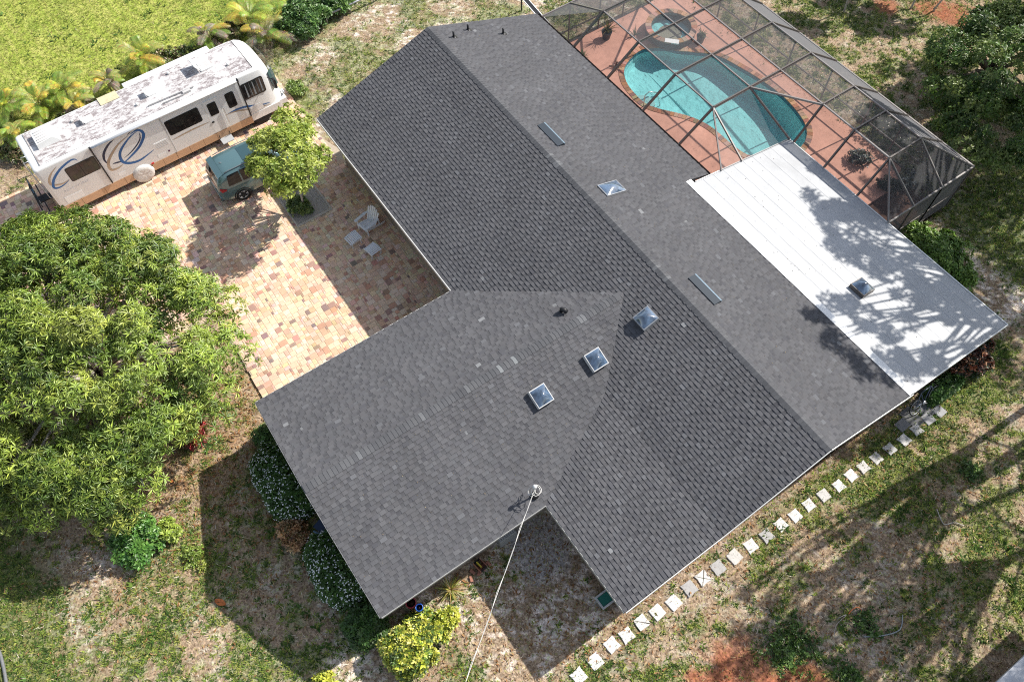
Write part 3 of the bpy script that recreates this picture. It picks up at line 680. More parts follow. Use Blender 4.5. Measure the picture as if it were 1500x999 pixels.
# ================================================================== WHITE PATIO ROOF
pr = empty('patio_roof', (18, 13, 0)); tag(pr, 'flat white metal panel roof over the patio, dappled by tree shade', 'patio roof'); PO = Vector((18, 13, 0))
def zP(y): return 3.335 + (2.40 - 3.335) * (y - 10.33) / (16.07 - 10.33)
wm = mat('white_roof_metal', (.39, .40, .41), rough=.5, spec=.35, noise=(1.3, .12, 12), wide=(.5, .06), bump=(3, .08))
def pobj(mb, nm, m):
    mb.v = [(a - PO.x, b - PO.y, c - PO.z) for a, b, c in mb.v]; return mb.build(nm, m, pr)
ys = np.linspace(10.42, 16.05, 11)
for i in range(10):
    y0, y1 = ys[i] + .001, ys[i + 1] - .001; mb = MB(); x0, x1 = 12.36, 23.62
    P = [(y0, 0), (y0, .0), (y0 + .012, .006), (y0 + .05, .006), (y0 + .07, 0), ((y0 + y1) / 2, -.001), (y1, 0)]
    vs = []; 
    for x in (x0, x1):
        for (yy, dz) in P: vs.append((x, yy, zP(yy) + dz + .03))
        vs.append((x, y1, zP(y1) - .05)); vs.append((x, y0, zP(y0) - .05))
    n = 9; mb.add(vs, [(k, k + 1, n + k + 1, n + k) for k in range(n - 1)] + [(8, 0, n, n + 8), tuple(range(9)), tuple(range(9, 18))[::-1]]); pobj(mb, 'roof_panel', wm)
mb = MB(); mb.add([(12.15, 10.25, zP(10.25) + .045), (23.66, 10.25, zP(10.25) + .045), (23.66, 10.52, zP(10.52) + .065), (12.15, 10.52, zP(10.52) + .065), (12.15, 10.25, zP(10.25) + .0), (23.66, 10.25, zP(10.25)), (23.66, 10.52, zP(10.52) + .02), (12.15, 10.52, zP(10.52) + .02)],
    [(0, 1, 2, 3), (4, 5, 1, 0), (0, 3, 7, 4), (1, 5, 6, 2), (2, 6, 7, 3)]); pobj(mb, 'flashing', white)
for p, q in (((23.65, 10.5, zP(10.5)), (23.65, 16.1, zP(16.1))), ((12.33, 10.6, zP(10.6)), (12.33, 16.1, zP(16.1))), ((12.32, 16.1, zP(16.1)), (23.67, 16.1, zP(16.1)))):
    mb = MB(); mb.bar(Vector(p) + Vector((0, 0, -.03)), Vector(q) + Vector((0, 0, -.03)), .04, .16); pobj(mb, 'edge_trim', white)
for x in (12.6, 16.2, 19.9, 23.4):
    mb = MB(); mb.box(x - .05, x + .05, 15.75, 15.85, -.1, 2.4); pobj(mb, 'post', white)
Mx = Matrix.Translation(Vector((19.62, 12.38, zP(12.38) + .05))) @ Matrix.Rotation(-math.atan(.163), 4, 'X')
skylight(pr, PO, Mx, .66, .66, hd=.24, curb=.16, fr=mat('skylight_frame_bronze', (.12, .11, .10), rough=.4, metal=.3))
mb = MB(); p = G(1256, 459, 2.85); mb.tube([(p.x - .12, p.y - .02, p.z + .02), (p.x, p.y + .03, p.z + .05), (p.x + .12, p.y - .04, p.z + .03)], .02, 5); tw = mb.build('twig', bark); tag(tw, 'short dark twig lying on the white roof below its skylight', 'twig')

rs = np.random.RandomState(8); n = 170; xx = rs.uniform(12.5, 23.5, n); yy = 10.5 + 5.4 * rs.beta(1, 1.6, n); pp = np.stack([xx, yy, [zP(v) + .04 for v in yy]], -1)
o = scatter('roof_debris', [whorl(1, 1, .5, 0, 5, seed=s) for s in range(3)], pp, np.tile([[0, .16, 1.]], (n, 1)), rs.uniform(.015, .06, n), palette([(.10, .08, .05), (.2, .15, .1), (.06, .05, .04)], n, rs), grassm); tagk(o, 'stuff')
n = 420; xx = rs.uniform(.2, 23.4, n); yy = rs.uniform(6.1, 11.4, n); k = ~((xx > 12) & (yy > 10.2)); xx, yy = xx[k], yy[k]; pp = np.stack([xx, yy, EZ + PIT * 5.83 - PIT * (yy - 5.83) + .04], -1); pp[:, 2] = np.array([4.84 - PIT * (v - 5.83) + .035 for v in yy])
xa = rs.uniform(15.6, 19.3, 130); ya = rs.uniform(-8, 1, 130); pa = np.stack([xa, ya, [2.84 + Wn * (19.56 - v) + .035 for v in xa]], -1); pp = np.vstack([pp, pa])
o = scatter('roof_litter', [whorl(1, 1, .4, 0, 5, seed=s) for s in range(3)], pp, np.tile([[0, 0, 1.]], (len(pp), 1)), rs.uniform(.02, .06, len(pp)), palette([(.10, .07, .04), (.3, .22, .12), (.20, .17, .10), (.40, .33, .2)], len(pp), rs), grassm); tagk(o, 'stuff')
# ================================================================== POOL, SPA, DECK
from mathutils.geometry import tessellate_polygon
def catmull(pts, n=5):
    out = []; N_ = len(pts)
    for i in range(N_):
        p0, p1, p2, p3 = (Vector(pts[(i + k - 1) % N_]) for k in range(4))
        for s in range(n):
            t = s / n; out.append(.5 * ((2 * p1) + (p2 - p0) * t + (2 * p0 - 5 * p1 + 4 * p2 - p3) * t * t + (3 * p1 - p0 - 3 * p2 + p3) * t ** 3))
    return out
def offset(poly, d):
    out = []; n = len(poly)
    for i in range(n):
        t = (poly[(i + 1) % n] - poly[i - 1]).normalized(); out.append(poly[i] + Vector((-t.y, t.x)) * d)
    return out
PO_ = [(2.75, 15.18), (3.5, 14.55), (4.43, 14.3), (5.63, 14.36), (7.19, 15.4), (8.36, 15.83), (10.1, 15.9), (10.9, 16.2), (11.75, 17.3), (11.66, 18.61), (10.93, 19.5), (9.5, 19.95), (8.04, 20.0), (6.38, 19.75), (4.9, 19.35), (4.0, 18.55), (3.5, 18.0), (2.9, 17.55), (2.35, 16.5)]
pool2 = catmull(PO_, 6)
area = sum(pool2[i].x * pool2[(i + 1) % len(pool2)].y - pool2[(i + 1) % len(pool2)].x * pool2[i].y for i in range(len(pool2)))
if area < 0: pool2.reverse()
cop2 = offset(pool2, -.27)
deckc = mat('salmon_concrete', (.66, .35, .26), rough=.88, wide=(.4, .14), noise=(2.5, .14, 10), bump=(40, .3))
outer = [Vector(p) for p in ((-.25, 11.4), (12.4, 11.4), (12.4, 10.8), (15.9, 10.8), (15.9, 20.2), (15.2, 21.3), (-.25, 21.3))]
hole = cop2[::-1]
tri = tessellate_polygon([[v.to_3d() for v in outer], [v.to_3d() for v in hole]]); allv = outer + hole
mb = MB(); mb.add([(v.x, v.y, .03) for v in allv], [tuple(t) for t in tri]); n = len(outer)
mb.add([(v.x, v.y, .03) for v in outer] + [(v.x, v.y, -.2) for v in outer], [(i, (i + 1) % n, n + (i + 1) % n, n + i) for i in range(n)])
deck = mb.build('pool_deck', deckc, fixn=False); tagk(deck, 'structure')
bedm = mat('mulch', (.10, .055, .04), rough=.95, noise=(14, .6, 9), bump=(40, 1))
mb = MB(); mb.add([(15.9, 15.9, .0), (17.8, 15.9, .0), (17.8, 21.2, .0), (15.9, 20.2, .0), (15.2, 21.2, .0), (15.9, 21.2, 0)], [(0, 1, 2, 5, 3)]); mb.box(15.91, 17.79, 11, 15.89, -.1, .0); mb = mb.build('mulch_bed', bedm); tagk(mb, 'structure')
pool = empty('swimming_pool', (6.5, 17, 0), label='curvy turquoise swimming pool under the screen cage', cat='swimming pool'); PV0 = Vector((6.5, 17, 0))
def par(mb, nm, m, parent, off, **k):
    mb.v = [(a - off.x, b - off.y, c - off.z) for a, b, c in mb.v]; return mb.build(nm, m, parent, **k)
plast = mat('pool_plaster', (.58, .85, .85), rough=.7, noise=(1.5, .12, 8))
N_ = len(pool2); mb = MB(); levels = [(0, .0), (.0, .62), (-.12, .88), (-.5, 1.0)]; dep = lambda x: .72 + .62 * float(sstep(4, 9, x))
inn = [[(p.x, p.y) for p in offset(pool2, -d)] if d else [(p.x, p.y) for p in pool2] for d, z in [(0, 0), (0, 0), (-.12, 0), (-.5, 0)]]
vs = []
cx_ = sum(p.x for p in pool2) / N_; cy_ = sum(p.y for p in pool2) / N_
for (d, z), ring in zip(levels, inn): vs += [(x, y, -z * dep(x) - .02) for x, y in ring]
mb.add(vs, [(l * N_ + i, l * N_ + (i + 1) % N_, (l + 1) * N_ + (i + 1) % N_, (l + 1) * N_ + i) for l in range(3) for i in range(N_)])
t3 = tessellate_polygon([[Vector((x, y, 0)) for x, y in inn[3]]]); mb.add([(x, y, -dep(x) - .02) for x, y in inn[3]], [tuple(t) for t in t3])
par(mb, 'basin', plast, pool, PV0, fixn=False)
mb = MB(); mb.add([(p.x, p.y, -.13) for p in pool2], [tuple(range(N_))]); watm = mat_water('pool_water', (.72, .97, .98))
tri = tessellate_polygon([[v.to_3d() for v in pool2]]); mb = MB(); mb.add([(v.x, v.y, -.13) for v in pool2], [tuple(t) for t in tri]); par(mb, 'water', watm, pool, PV0, fixn=False)
tile = mat('pool_waterline_tile', (.05, .22, .28), rough=.2)
mb = MB(); q = offset(pool2, .006); mb.add([(p.x, p.y, .0) for p in q] + [(p.x, p.y, -.17) for p in q], [(i, (i + 1) % N_, N_ + (i + 1) % N_, N_ + i) for i in range(N_)]); par(mb, 'tile_band', tile, pool, PV0, fixn=False)
brickm = mat('coping_brick', attr=True, rough=.85, noise=(20, .25), bump=(60, .5))
BC = [(.42, .20, .11), (.50, .27, .16), (.34, .16, .10), (.46, .30, .20), (.56, .34, .22), (.30, .17, .13)]
def coping(inner, outerr, step, z0, z1, parent, off):
    n = len(inner); L_ = [0]
    for i in range(n): L_.append(L_[-1] + (inner[(i + 1) % n] - inner[i]).length)
    tot = L_[-1]; k = int(tot / step)
    def at(s, ring):
        s = s % tot
        for i in range(n):
            if L_[i + 1] >= s: t = (s - L_[i]) / (L_[i + 1] - L_[i]); return ring[i].lerp(ring[(i + 1) % n], t)
    for j in range(k):
        a, b = j * tot / k + .007, (j + 1) * tot / k - .007; P = [at(a, inner), at(b, inner), at(b, outerr), at(a, outerr)]
        dz = R.uniform(-.003, .003); c = R.choice(BC); c = tuple(v * R.uniform(.85, 1.15) for v in c)
        mb = MB(); mb.add([(p.x - off.x, p.y - off.y, z0) for p in P] + [(p.x - off.x, p.y - off.y, z1 + dz) for p in P], [(4, 5, 6, 7), (0, 1, 5, 4), (1, 2, 6, 5), (2, 3, 7, 6), (3, 0, 4, 7)], c)
        mb.build('coping_brick', brickm, parent)
mb = MB(); 
mb.add([(p.x, p.y, .018) for p in pool2] + [(p.x, p.y, .018) for p in cop2], [(i, (i + 1) % N_, N_ + (i + 1) % N_, N_ + i) for i in range(N_)]); par(mb, 'coping_mortar', MATS['concrete'], pool, PV0, fixn=False)
coping(pool2, cop2, .20, .0, .05, pool, PV0)
# steps and rail at the shallow end
stp = mat('step_white', (.72, .76, .74), rough=.6)
sp = Vector((5.1, 14.55)); 
for k_, (rr, z) in enumerate(((1.25, -.62), (.95, -.46), (.62, -.30))):
    mb = MB(); ps = [(sp.x + rr * math.cos(t), sp.y - .15 + rr * math.sin(t)) for t in np.linspace(.1, math.pi - .1, 12)]; mb.prism(ps, -.8, z); par(mb, 'step', stp if k_ == 2 else plast, pool, PV0)
mb = MB(); p = Vector((5.5, 14.15, 0)); mb.tube([p + Vector((0, -.1, 0)), p + Vector((0, -.1, .75)), p + Vector((.02, .1, .88)), p + Vector((.05, .6, .6)), p + Vector((.06, .95, -.3)), p + Vector((.06, 1.0, -.7))], .022, 8); par(mb, 'handrail', alum, pool, PV0)
# spa
spa = empty('spa', (2.2, 18.5, 0), label='round raised spa with brick rim spilling into the pool', cat='spa'); SV = Vector((2.2, 18.5, 0)); SC = Vector((2.22, 18.5))
ringp = lambda r, n=48: [SC + Vector((math.cos(2 * math.pi * i / n), math.sin(2 * math.pi * i / n))) * r for i in range(n)]
A_, B_ = ringp(1.02), ringp(1.32)
mb = MB(); n = 48; C_ = ringp(1.27); mb.add([(p.x, p.y, .47) for p in A_] + [(p.x, p.y, .47) for p in C_] + [(p.x, p.y, 0) for p in C_] + [(p.x, p.y, -.15) for p in A_], [(i, (i + 1) % n, n + (i + 1) % n, n + i) for i in range(n)] + [(n + i, n + (i + 1) % n, 2 * n + (i + 1) % n, 2 * n + i) for i in range(n)] + [(i, (i + 1) % n, 3 * n + (i + 1) % n, 3 * n + i) for i in range(n)])
par(mb, 'spa_wall', mat('dark_tile', (.07, .075, .08), rough=.5, noise=(30, .3)), spa, SV)
mb = MB(); D_ = ringp(1.02); E2 = ringp(.62); mb.add([(p.x, p.y, .45) for p in D_] + [(p.x, p.y, .05) for p in D_] + [(p.x, p.y, .05) for p in E2] + [(p.x, p.y, -.4) for p in E2], [(l * n + i, l * n + (i + 1) % n, (l + 1) * n + (i + 1) % n, (l + 1) * n + i) for l in range(3) for i in range(n)] + [tuple(range(3 * n, 4 * n))]); par(mb, 'basin', plast, spa, SV, fixn=False)
mb = MB(); mb.add([(p.x, p.y, .38) for p in ringp(1.0)], [tuple(range(n))]); par(mb, 'water', watm, spa, SV, fixn=False)
coping(A_, B_, .2, .44, .50, spa, SV)
mb = MB(); sl = SC + Vector((.95, -.75)); mb.bar((sl.x - .3, sl.y - .22, .48), (sl.x + .22, sl.y + .26, .48), .30, .06); par(mb, 'spillway', white, spa, SV)

# ================================================================== SCREEN CAGE
cage = empty('screen_enclosure', (9, 16, 0), label='bronze framed screen cage with hipped top enclosing the swimming pool', cat='screen enclosure'); CV = Vector((9, 16, 0))
xs = [2.75, 5.25, 7.72, 10.12, 12.6, 14.35, 16.2]; yA, yB, yC, yD, yE = 13.33, 15.38, 17.12, 18.93, 21.22; zT, zE = 4.0, 2.42; yH, zH = 11.72, 2.80; xN, xS = -.2, 17.88
def beam(p, q, w_=.05, h_=.10, nm='beam'): mb = MB(); mb.bar(p, q, w_, h_); return par(mb, nm, bronzel if nm in ('purlin', 'eave_beam', 'hip_beam') else bronze, cage, CV)
def scr(pts, m=None):
    mb = MB(); mb.add(pts, [tuple(range(len(pts)))]); return par(mb, 'screen_panel', m or screenm, cage, CV, fixn=False)
for i, x in enumerate(xs):
    if x < 11: nodes = [(x, yH, zH), (x, yA, zT), (x, yB, zT), (x, yC, zT), (x, yD, zT), (x, yE, zE)]
    else: nodes = [(x, 16.1, zE + .05), (x, yC, zT), (x, yD, zT), (x, yE, zE)]
    for a, b in zip(nodes, nodes[1:]): beam(a, b, .06, .15, 'rafter')
for y, x0, x1 in ((yA, 2.75, 10.12), (yB, 2.75, 10.12), (yC, 2.75, 16.2), (yD, 2.75, 16.2)): beam((x0, y, zT + .03), (x1, y, zT + .03), .05, .06, 'purlin')
beam((xN, yE, zE), (xS, yE, zE), .06, .1, 'eave_beam'); beam((xN, 12.0, zE), (xN, yE, zE), .06, .1, 'eave_beam'); beam((xS, 16.1, zE), (xS, yE, zE), .06, .1, 'eave_beam')
wr = [(12.38, 12.0, 3.12), (12.38, 13.2, 2.92), (12.38, 16.07, 2.46)]
for a, b in (((10.12, yA, zT), wr[0]), ((10.12, yA, zT), wr[1]), ((10.12, yB, zT), wr[2]), ((10.12, yB, zT), (12.6, yC, zT)),
             ((2.75, yA, zT), (xN, 13.77, zE)), ((2.75, yB, zT), (xN, 15.7, zE)), ((2.75, yC, zT), (xN, 17.3, zE)), ((2.75, yD, zT), (xN, yE, zE)),
             ((16.2, yC, zT), (xS, 17.6, zE)), ((16.2, yD, zT), (xS, 19.3, zE)), ((16.2, yC, zT), (xS, 16.1, zE)), ((16.2, yD, zT), (xS, yE, zE))): beam(a, b, .05, .09, 'hip_beam')
# roof screens
for i in range(3):
    a, b = xs[i] + .03, xs[i + 1] - .03
    for (y0, z0), (y1, z1), mm in (((yH, zH), (yA, zT), screenm), ((yA, zT), (yB, zT), screenm), ((yB, zT), (yC, zT), screenm), ((yC, zT), (yD, zT), screenm), ((yD, zT), (yE, zE), screend)):
        scr([(a, y0, z0), (b, y0, z0), (b, y1, z1), (a, y1, z1)], mm)
for i in range(3, 6):
    a, b = xs[i] + .03, xs[i + 1] - .03
    scr([(a, yC, zT), (b, yC, zT), (b, yD, zT), (a, yD, zT)]); scr([(a, yD, zT), (b, yD, zT), (b, yE, zE), (a, yE, zE)], screend)
    if i > 3: scr([(a, 16.1, zE + .05), (b, 16.1, zE + .05), (b, yC, zT), (a, yC, zT)])
scr([(10.15, yB, zT), (12.6, yC, zT), (10.15, yC, zT)]); scr([(10.15, yB, zT), wr[2], (12.6, yC, zT)]); scr([(10.15, yA, zT), wr[1], wr[2], (10.15, yB, zT)]); scr([(10.15, yA, zT), wr[0], wr[1]]); scr([(10.15, yA, zT), (10.15, yH, zH), (12.3, yH, zH), wr[0]])
scr([(xN, 12, zE), (2.72, yH, zH), (2.72, yA, zT), (xN, 13.77, zE)]); scr([(xN, 13.77, zE), (2.72, yA, zT), (2.72, yB, zT), (xN, 15.7, zE)]); scr([(xN, 15.7, zE), (2.72, yB, zT), (2.72, yC, zT), (xN, 17.3, zE)])
scr([(xN, 17.3, zE), (2.72, yC, zT), (2.72, yD, zT), (xN, yE, zE)]); scr([(xN, yE, zE), (2.72, yD, zT), (2.72, yE, zE)], screend)
scr([(16.23, yC, zT), (xS, 16.1, zE), (xS, 17.6, zE)]); scr([(16.23, yC, zT), (xS, 17.6, zE), (xS, 19.3, zE), (16.23, yD, zT)]); scr([(16.23, yD, zT), (xS, 19.3, zE), (xS, yE, zE)]); scr([(16.23, 16.1, zE), (xS, 16.1, zE), (16.23, yC, zT)]); scr([(16.23, yD, zT), (xS, yE, zE), (16.23, yE, zE)], screend)
# walls: posts, rails, screens
def wall(P, zt):
    for a, b in zip(P, P[1:]):
        a = Vector(a); b = Vector(b); beam((a.x, a.y, .86), (b.x, b.y, .86), .045, .05, 'chair_rail'); beam((a.x, a.y, .05), (b.x, b.y, .05), .05, .05, 'base_rail')
        scr([(a.x, a.y, .08), (b.x, b.y, .08), (b.x, b.y, zt - .05), (a.x, a.y, zt - .05)])
    for p in P: beam((p[0], p[1], 0), (p[0], p[1], zt - .04), .05, .06, 'post')
wall([(xN, yE)] + [(x, yE) for x in xs] + [(xS, yE)], zE); wall([(xN, 12.0), (xN, 13.77), (xN, 15.7), (xN, 17.3), (xN, 19.2)], zE); wall([(xS, 16.1), (xS, 17.6), (xS, 19.3)], zE)
wall([(xS, 19.3), (xS, 21.18)], zE)

rs = np.random.RandomState(9); n = 260; xx = 17.8 - 12 * rs.beta(1, 2.2, n); yy = rs.uniform(17.2, 18.9, n); pp = np.stack([xx, yy, np.full(n, zT + .06)], -1)
o = scatter('fallen_leaves', [whorl(1, 1, .5, 0, 8, seed=s) for s in range(3)], pp, np.tile([[0, 0, 1.]], (n, 1)), rs.uniform(.03, .09, n), palette([(.55, .52, .45), (.40, .30, .18), (.2, .22, .1)], n, rs), grassm); tagk(o, 'stuff')
# ================================================================== MOTORHOME
RVz = rad(1.4)
rv = empty('motorhome', (-3.95, -11.1, 0), RVz, 'long white motorhome with blue and tan swooshes and a stained roof parked along the palms', 'motorhome')
rvw = mat('rv_gelcoat', (.76, .76, .75), rough=.35, spec=.4, noise=(2, .04)); tan_ = mat('rv_tan', (.52, .33, .20), rough=.35, spec=.4, noise=(3, .08))
Wd = 2.48
def ring(y, ws, zt, zb=.74, k=0, cr=.13):
    hw = Wd / 2 * ws; c = -Wd / 2; P = []
    P.append((c + hw, zb)); P.append((c + hw, zb + (zt - zb) * .35)); P.append((c + hw, zb + (zt - zb) * .7))
    for t in np.linspace(0, math.pi / 2, 5): P.append((c + hw - cr + cr * math.cos(t), zt - cr + cr * math.sin(t)))
    P += [(c + hw * .5, zt + .015), (c, zt + .025), (c - hw * .5, zt + .015)]
    for t in np.linspace(math.pi / 2, math.pi, 5): P.append((c - hw + cr + cr * math.cos(t), zt - cr + cr * math.sin(t)))
    P.append((c - hw, zb + (zt - zb) * .7)); P.append((c - hw, zb + (zt - zb) * .35)); P.append((c - hw, zb))
    return [(x, y - k * (z - zb), z) for x, z in P]
rings = [ring(.0, .965, 2.98), ring(.05, .99, 3.03), ring(.14, 1, 3.05), ring(9.6, 1, 3.05), ring(9.95, 1, 3.04), ring(10.3, .985, 3.02, k=.02), ring(10.6, .95, 2.96, k=.06, cr=.2), ring(10.85, .88, 2.86, k=.11, cr=.26), ring(11.02, .76, 2.72, k=.15, cr=.3), ring(11.1, .62, 2.6, k=.17, cr=.3)]
mb = MB(); n = len(rings[0]); vs = [p for r_ in rings for p in r_]
mb.add(vs, [(l * n + i, l * n + i + 1, (l + 1) * n + i + 1, (l + 1) * n + i) for l in range(len(rings) - 1) for i in range(n - 1)], None, True)
mb.add(rings[0], [tuple(range(n))]); mb.add(rings[-1], [tuple(range(n))[::-1]]); mb.add([rings[0][0], rings[0][-1], rings[3][-1], rings[3][0]], [(0, 1, 2, 3)])
body = mb.build('body', rvw, rv)
# stained rubber roof
rs_ = bpy.data.materials.new('rv_roof_stained'); rs_.use_nodes = True; t_ = rs_.node_tree; b_ = t_.nodes['Principled BSDF']; b_.inputs['Roughness'].default_value = .7
tc = t_.nodes.new('ShaderNodeTexCoord'); cols = []
def nzr(scale, lo, hi, det=8, vec=(1, 1, 1), rough=.65):
    mp = t_.nodes.new('ShaderNodeMapping'); mp.inputs['Scale'].default_value = vec; t_.links.new(tc.outputs['Object'], mp.inputs[0])
    nz = t_.nodes.new('ShaderNodeTexNoise'); nz.inputs['Scale'].default_value = scale; nz.inputs['Detail'].default_value = det; nz.inputs['Roughness'].default_value = rough; t_.links.new(mp.outputs[0], nz.inputs['Vector'])
    mr = t_.nodes.new('ShaderNodeMapRange'); mr.inputs[1].default_value = lo; mr.inputs[2].default_value = hi; t_.links.new(nz.outputs['Fac'], mr.inputs[0]); return mr.outputs[0]
A1_ = nzr(.75, .37, .50); A2_ = nzr(6, .36, .56, vec=(1.6, .6, 1), rough=.8)
ml = t_.nodes.new('ShaderNodeMath'); ml.operation = 'MULTIPLY'; t_.links.new(A1_, ml.inputs[0]); t_.links.new(A2_, ml.inputs[1])
mx = t_.nodes.new('ShaderNodeMix'); mx.data_type = 'RGBA'; mx.inputs[6].default_value = (.74, .73, .72, 1); mx.inputs[7].default_value = (.20, .17, .17, 1)
t_.links.new(ml.outputs[0], mx.inputs[0]); t_.links.new(mx.outputs[2], b_.inputs['Base Color'])
mb = MB(); xsn = np.linspace(-.15, -Wd + .15, 7); vs = []; ysn = np.linspace(.35, 10.1, 3)
for y in ysn:
    for x in xsn: vs.append((x, y, 3.052 + .022 * (1 - abs((x + Wd / 2) / (Wd / 2))) ** .5 + .008))
mb.add(vs, [(j * 7 + i, j * 7 + i + 1, (j + 1) * 7 + i + 1, (j + 1) * 7 + i) for j in range(2) for i in range(6)]); mb.build('roof', rs_, rv)
for y in (.34, 10.12): mb = MB(); mb.box(-Wd + .16, -.16, y - .012, y + .012, 3.05, 3.093); mb.build('roof_seam', mat('seam_grey', (.2, .19, .18), rough=.8), rv)
def P2(s, z, x=.004): return (x, s, z)
# skirt panels
cuts = [0, .9, 1.95, 2.9, 3.28, 4.22, 4.75, 5.4, 6.05, 6.75, 7.42, 8.1, 9.25]
for a, b in zip(cuts, cuts[1:]):
    if a == 3.28: continue
    mb = MB(); mb.box(-.05, .012, a + .006, b - .006, .34, .735, b=.0); mb.build('skirt_panel', tan_, rv)
mb = MB(); mb.box(-.05, .01, 3.29, 4.21, .56, .735); mb.build('wheel_arch', tan_, rv)
mb = MB(); mb.box(-.04, .012, 9.25, 10.75, .42, .8); mb.build('front_skirt', rvw, rv)
mb = MB(); mb.box(-Wd + .05, -Wd + .1, 0, 10.7, .34, .735); mb.build('skirt_panel', tan_, rv)
mb = MB(); mb.box(-Wd + .15, -.15, .2, 10.6, .42, .733); mb.build('chassis', black, rv)
mb = MB(); mb.box(-Wd + .05, -.05, -.1, .03, .36, .78, b=.02); mb.build('rear_bumper', tan_, rv)
def rrect(s0, s1, z0, z1, r=.07):
    P = []
    for cx, cz, a0 in ((s1 - r, z1 - r, 0), (s0 + r, z1 - r, 90), (s0 + r, z0 + r, 180), (s1 - r, z0 + r, 270)):
        for k in range(5): t = rad(a0 + k * 22.5); P.append((cx + r * math.cos(t), cz + r * math.sin(t)))
    return P
def plate(P, x0, x1, nm, m, parent=rv):
    mb = MB(); n = len(P); mb.add([(x0, s, z) for s, z in P] + [(x1, s, z) for s, z in P], [tuple(range(n, 2 * n)), tuple(range(n))[::-1]] + [(i, (i + 1) % n, n + (i + 1) % n, n + i) for i in range(n)]); return mb.build(nm, m, parent)
winm = mat('rv_window', (.020, .018, .018), rough=.07, spec=.5, noise=(3, .5)); blackf = mat('window_frame_black', (.015, .015, .016), rough=.4)
for s0, s1, z0, z1, r, bars in ((1.02, 2.32, 1.74, 2.52, .08, (1.62,)), (5.54, 7.13, 1.70, 2.52, .09, (6.3,)), (8.43, 8.86, 1.66, 2.50, .1, ()), (9.24, 10.34, 1.70, 2.58, .1, (9.62, 9.98))):
    w1 = plate(rrect(s0, s1, z0, z1, r), -.01, .012, 'window', blackf); plate(rrect(s0 + .035, s1 - .035, z0 + .035, z1 - .035, r * .8), .01, .016, 'pane', winm, w1)
    for bx in bars: plate([(bx, z0 + .03), (bx + .03, z0 + .03), (bx + .03, z1 - .03), (bx, z1 - .03)], .014, .021, 'window_bar', blackf, w1)
    if s0 > 9: 
        for k in range(5): plate([(9.42 + k * .18, z0 + .08), (9.50 + k * .18, z0 + .08), (9.48 + k * .18, z1 - .08), (9.44 + k * .18, z1 - .08)], .015, .0175, 'blind', mat('grey_blind', (.28, .30, .31), rough=.6), w1)
door = plate(rrect(7.40, 8.09, .78, 2.60, .1), -.01, .022, 'door', rvw)
plate(rrect(7.53, 7.95, 1.72, 2.42, .06), .02, .028, 'door_window', winm, door); plate(rrect(7.44, 7.56, 1.36, 1.44, .03), .02, .05, 'handle', black, door)
mb = MB(); mb.bar((.06, 8.17, .95), (.06, 8.17, 1.9), .03); mb.build('grab_rail', alum, rv)
# front window surround, windshield
mb = MB(); P = [(-.32, 10.93, 1.55), (-1.24, 11.02, 1.55), (-2.16, 10.93, 1.55), (-.34, 10.86, 2.52), (-1.24, 10.93, 2.56), (-2.14, 10.86, 2.52), (-.06, 10.62, 1.55), (-.10, 10.55, 2.5)]
P = [(x, y + .12, z) for x, y, z in P]
mb.add(P, [(0, 1, 4, 3), (1, 2, 5, 4), (6, 0, 3, 7)], None, True); ws = mb.build('windshield', mat('teal_glass', (.03, .07, .08), rough=.05, spec=1), rv)
mb = MB(); mb.box(-Wd + .1, -.1, 10.6, 11.15, .35, .8, b=.05); mb.build('front_bumper', rvw, rv)
for x in (-.35, -2.13): mb = MB(); mb.lathe([(.13, 0), (.13, .05), (.1, .06)], 14, (x, 11.11, .95), 'y'); mb.build('headlight', mat('headlight_lens', (.6, .62, .63), rough=.08, spec=1), rv)
mb = MB(); mb.bar((.0, 10.55, 2.35), (.2, 10.72, 2.3), .03); mb.box(.14, .34, 10.68, 10.80, 1.85, 2.35, b=.03); mb.build('mirror', black, rv)
# decals
def ribbon(pts, ws_, col, nm, x=.0045):
    pts = [Vector((0, s, z)) for s, z in pts]; f = []
    for i in range(len(pts) - 1):
        p0, p1, p2, p3 = pts[max(i - 1, 0)], pts[i], pts[i + 1], pts[min(i + 2, len(pts) - 1)]
        for k in range(6): t = k / 6; f.append(.5 * ((2 * p1) + (p2 - p0) * t + (2 * p0 - 5 * p1 + 4 * p2 - p3) * t * t + (3 * p1 - p0 - 3 * p2 + p3) * t ** 3))
    f.append(pts[-1]); n = len(f); vs = []
    for i, p in enumerate(f):
        d = (f[min(i + 1, n - 1)] - f[max(i - 1, 0)]).normalized(); q = Vector((0, -d.z, d.y)); t = i / (n - 1)
        w_ = ws_ * (math.sin(math.pi * min(max(t, .02), .98)) ** .7)
        vs += [p + q * w_ / 2 + Vector((x, 0, 0)), p - q * w_ / 2 + Vector((x, 0, 0))]
    mb = MB(); mb.add(vs, [(2 * i, 2 * i + 1, 2 * i + 3, 2 * i + 2) for i in range(n - 1)]); return mb.build(nm, col, rv, fixn=False)
navy = mat('decal_navy', (.02, .03, .07), rough=.3); blue = mat('decal_blue', (.03, .12, .32), rough=.3); dtan = mat('decal_tan', (.42, .32, .23), rough=.35)
ribbon([(3.46, 2.84), (3.09, 2.7), (2.75, 2.4), (2.61, 2.07), (2.65, 1.77)], .11, navy, 'swoosh')
ribbon([(4.0, 2.69), (3.43, 2.49), (2.88, 2.08), (2.65, 1.77), (2.63, 1.43), (2.91, 1.36), (3.17, 1.43)], .13, dtan, 'swoosh', .0055)
ribbon([(4.05, 2.70), (4.39, 2.75), (4.57, 2.57), (4.5, 2.28), (4.13, 1.9), (3.6, 1.62), (3.2, 1.47)], .13, blue, 'swoosh', .0065)
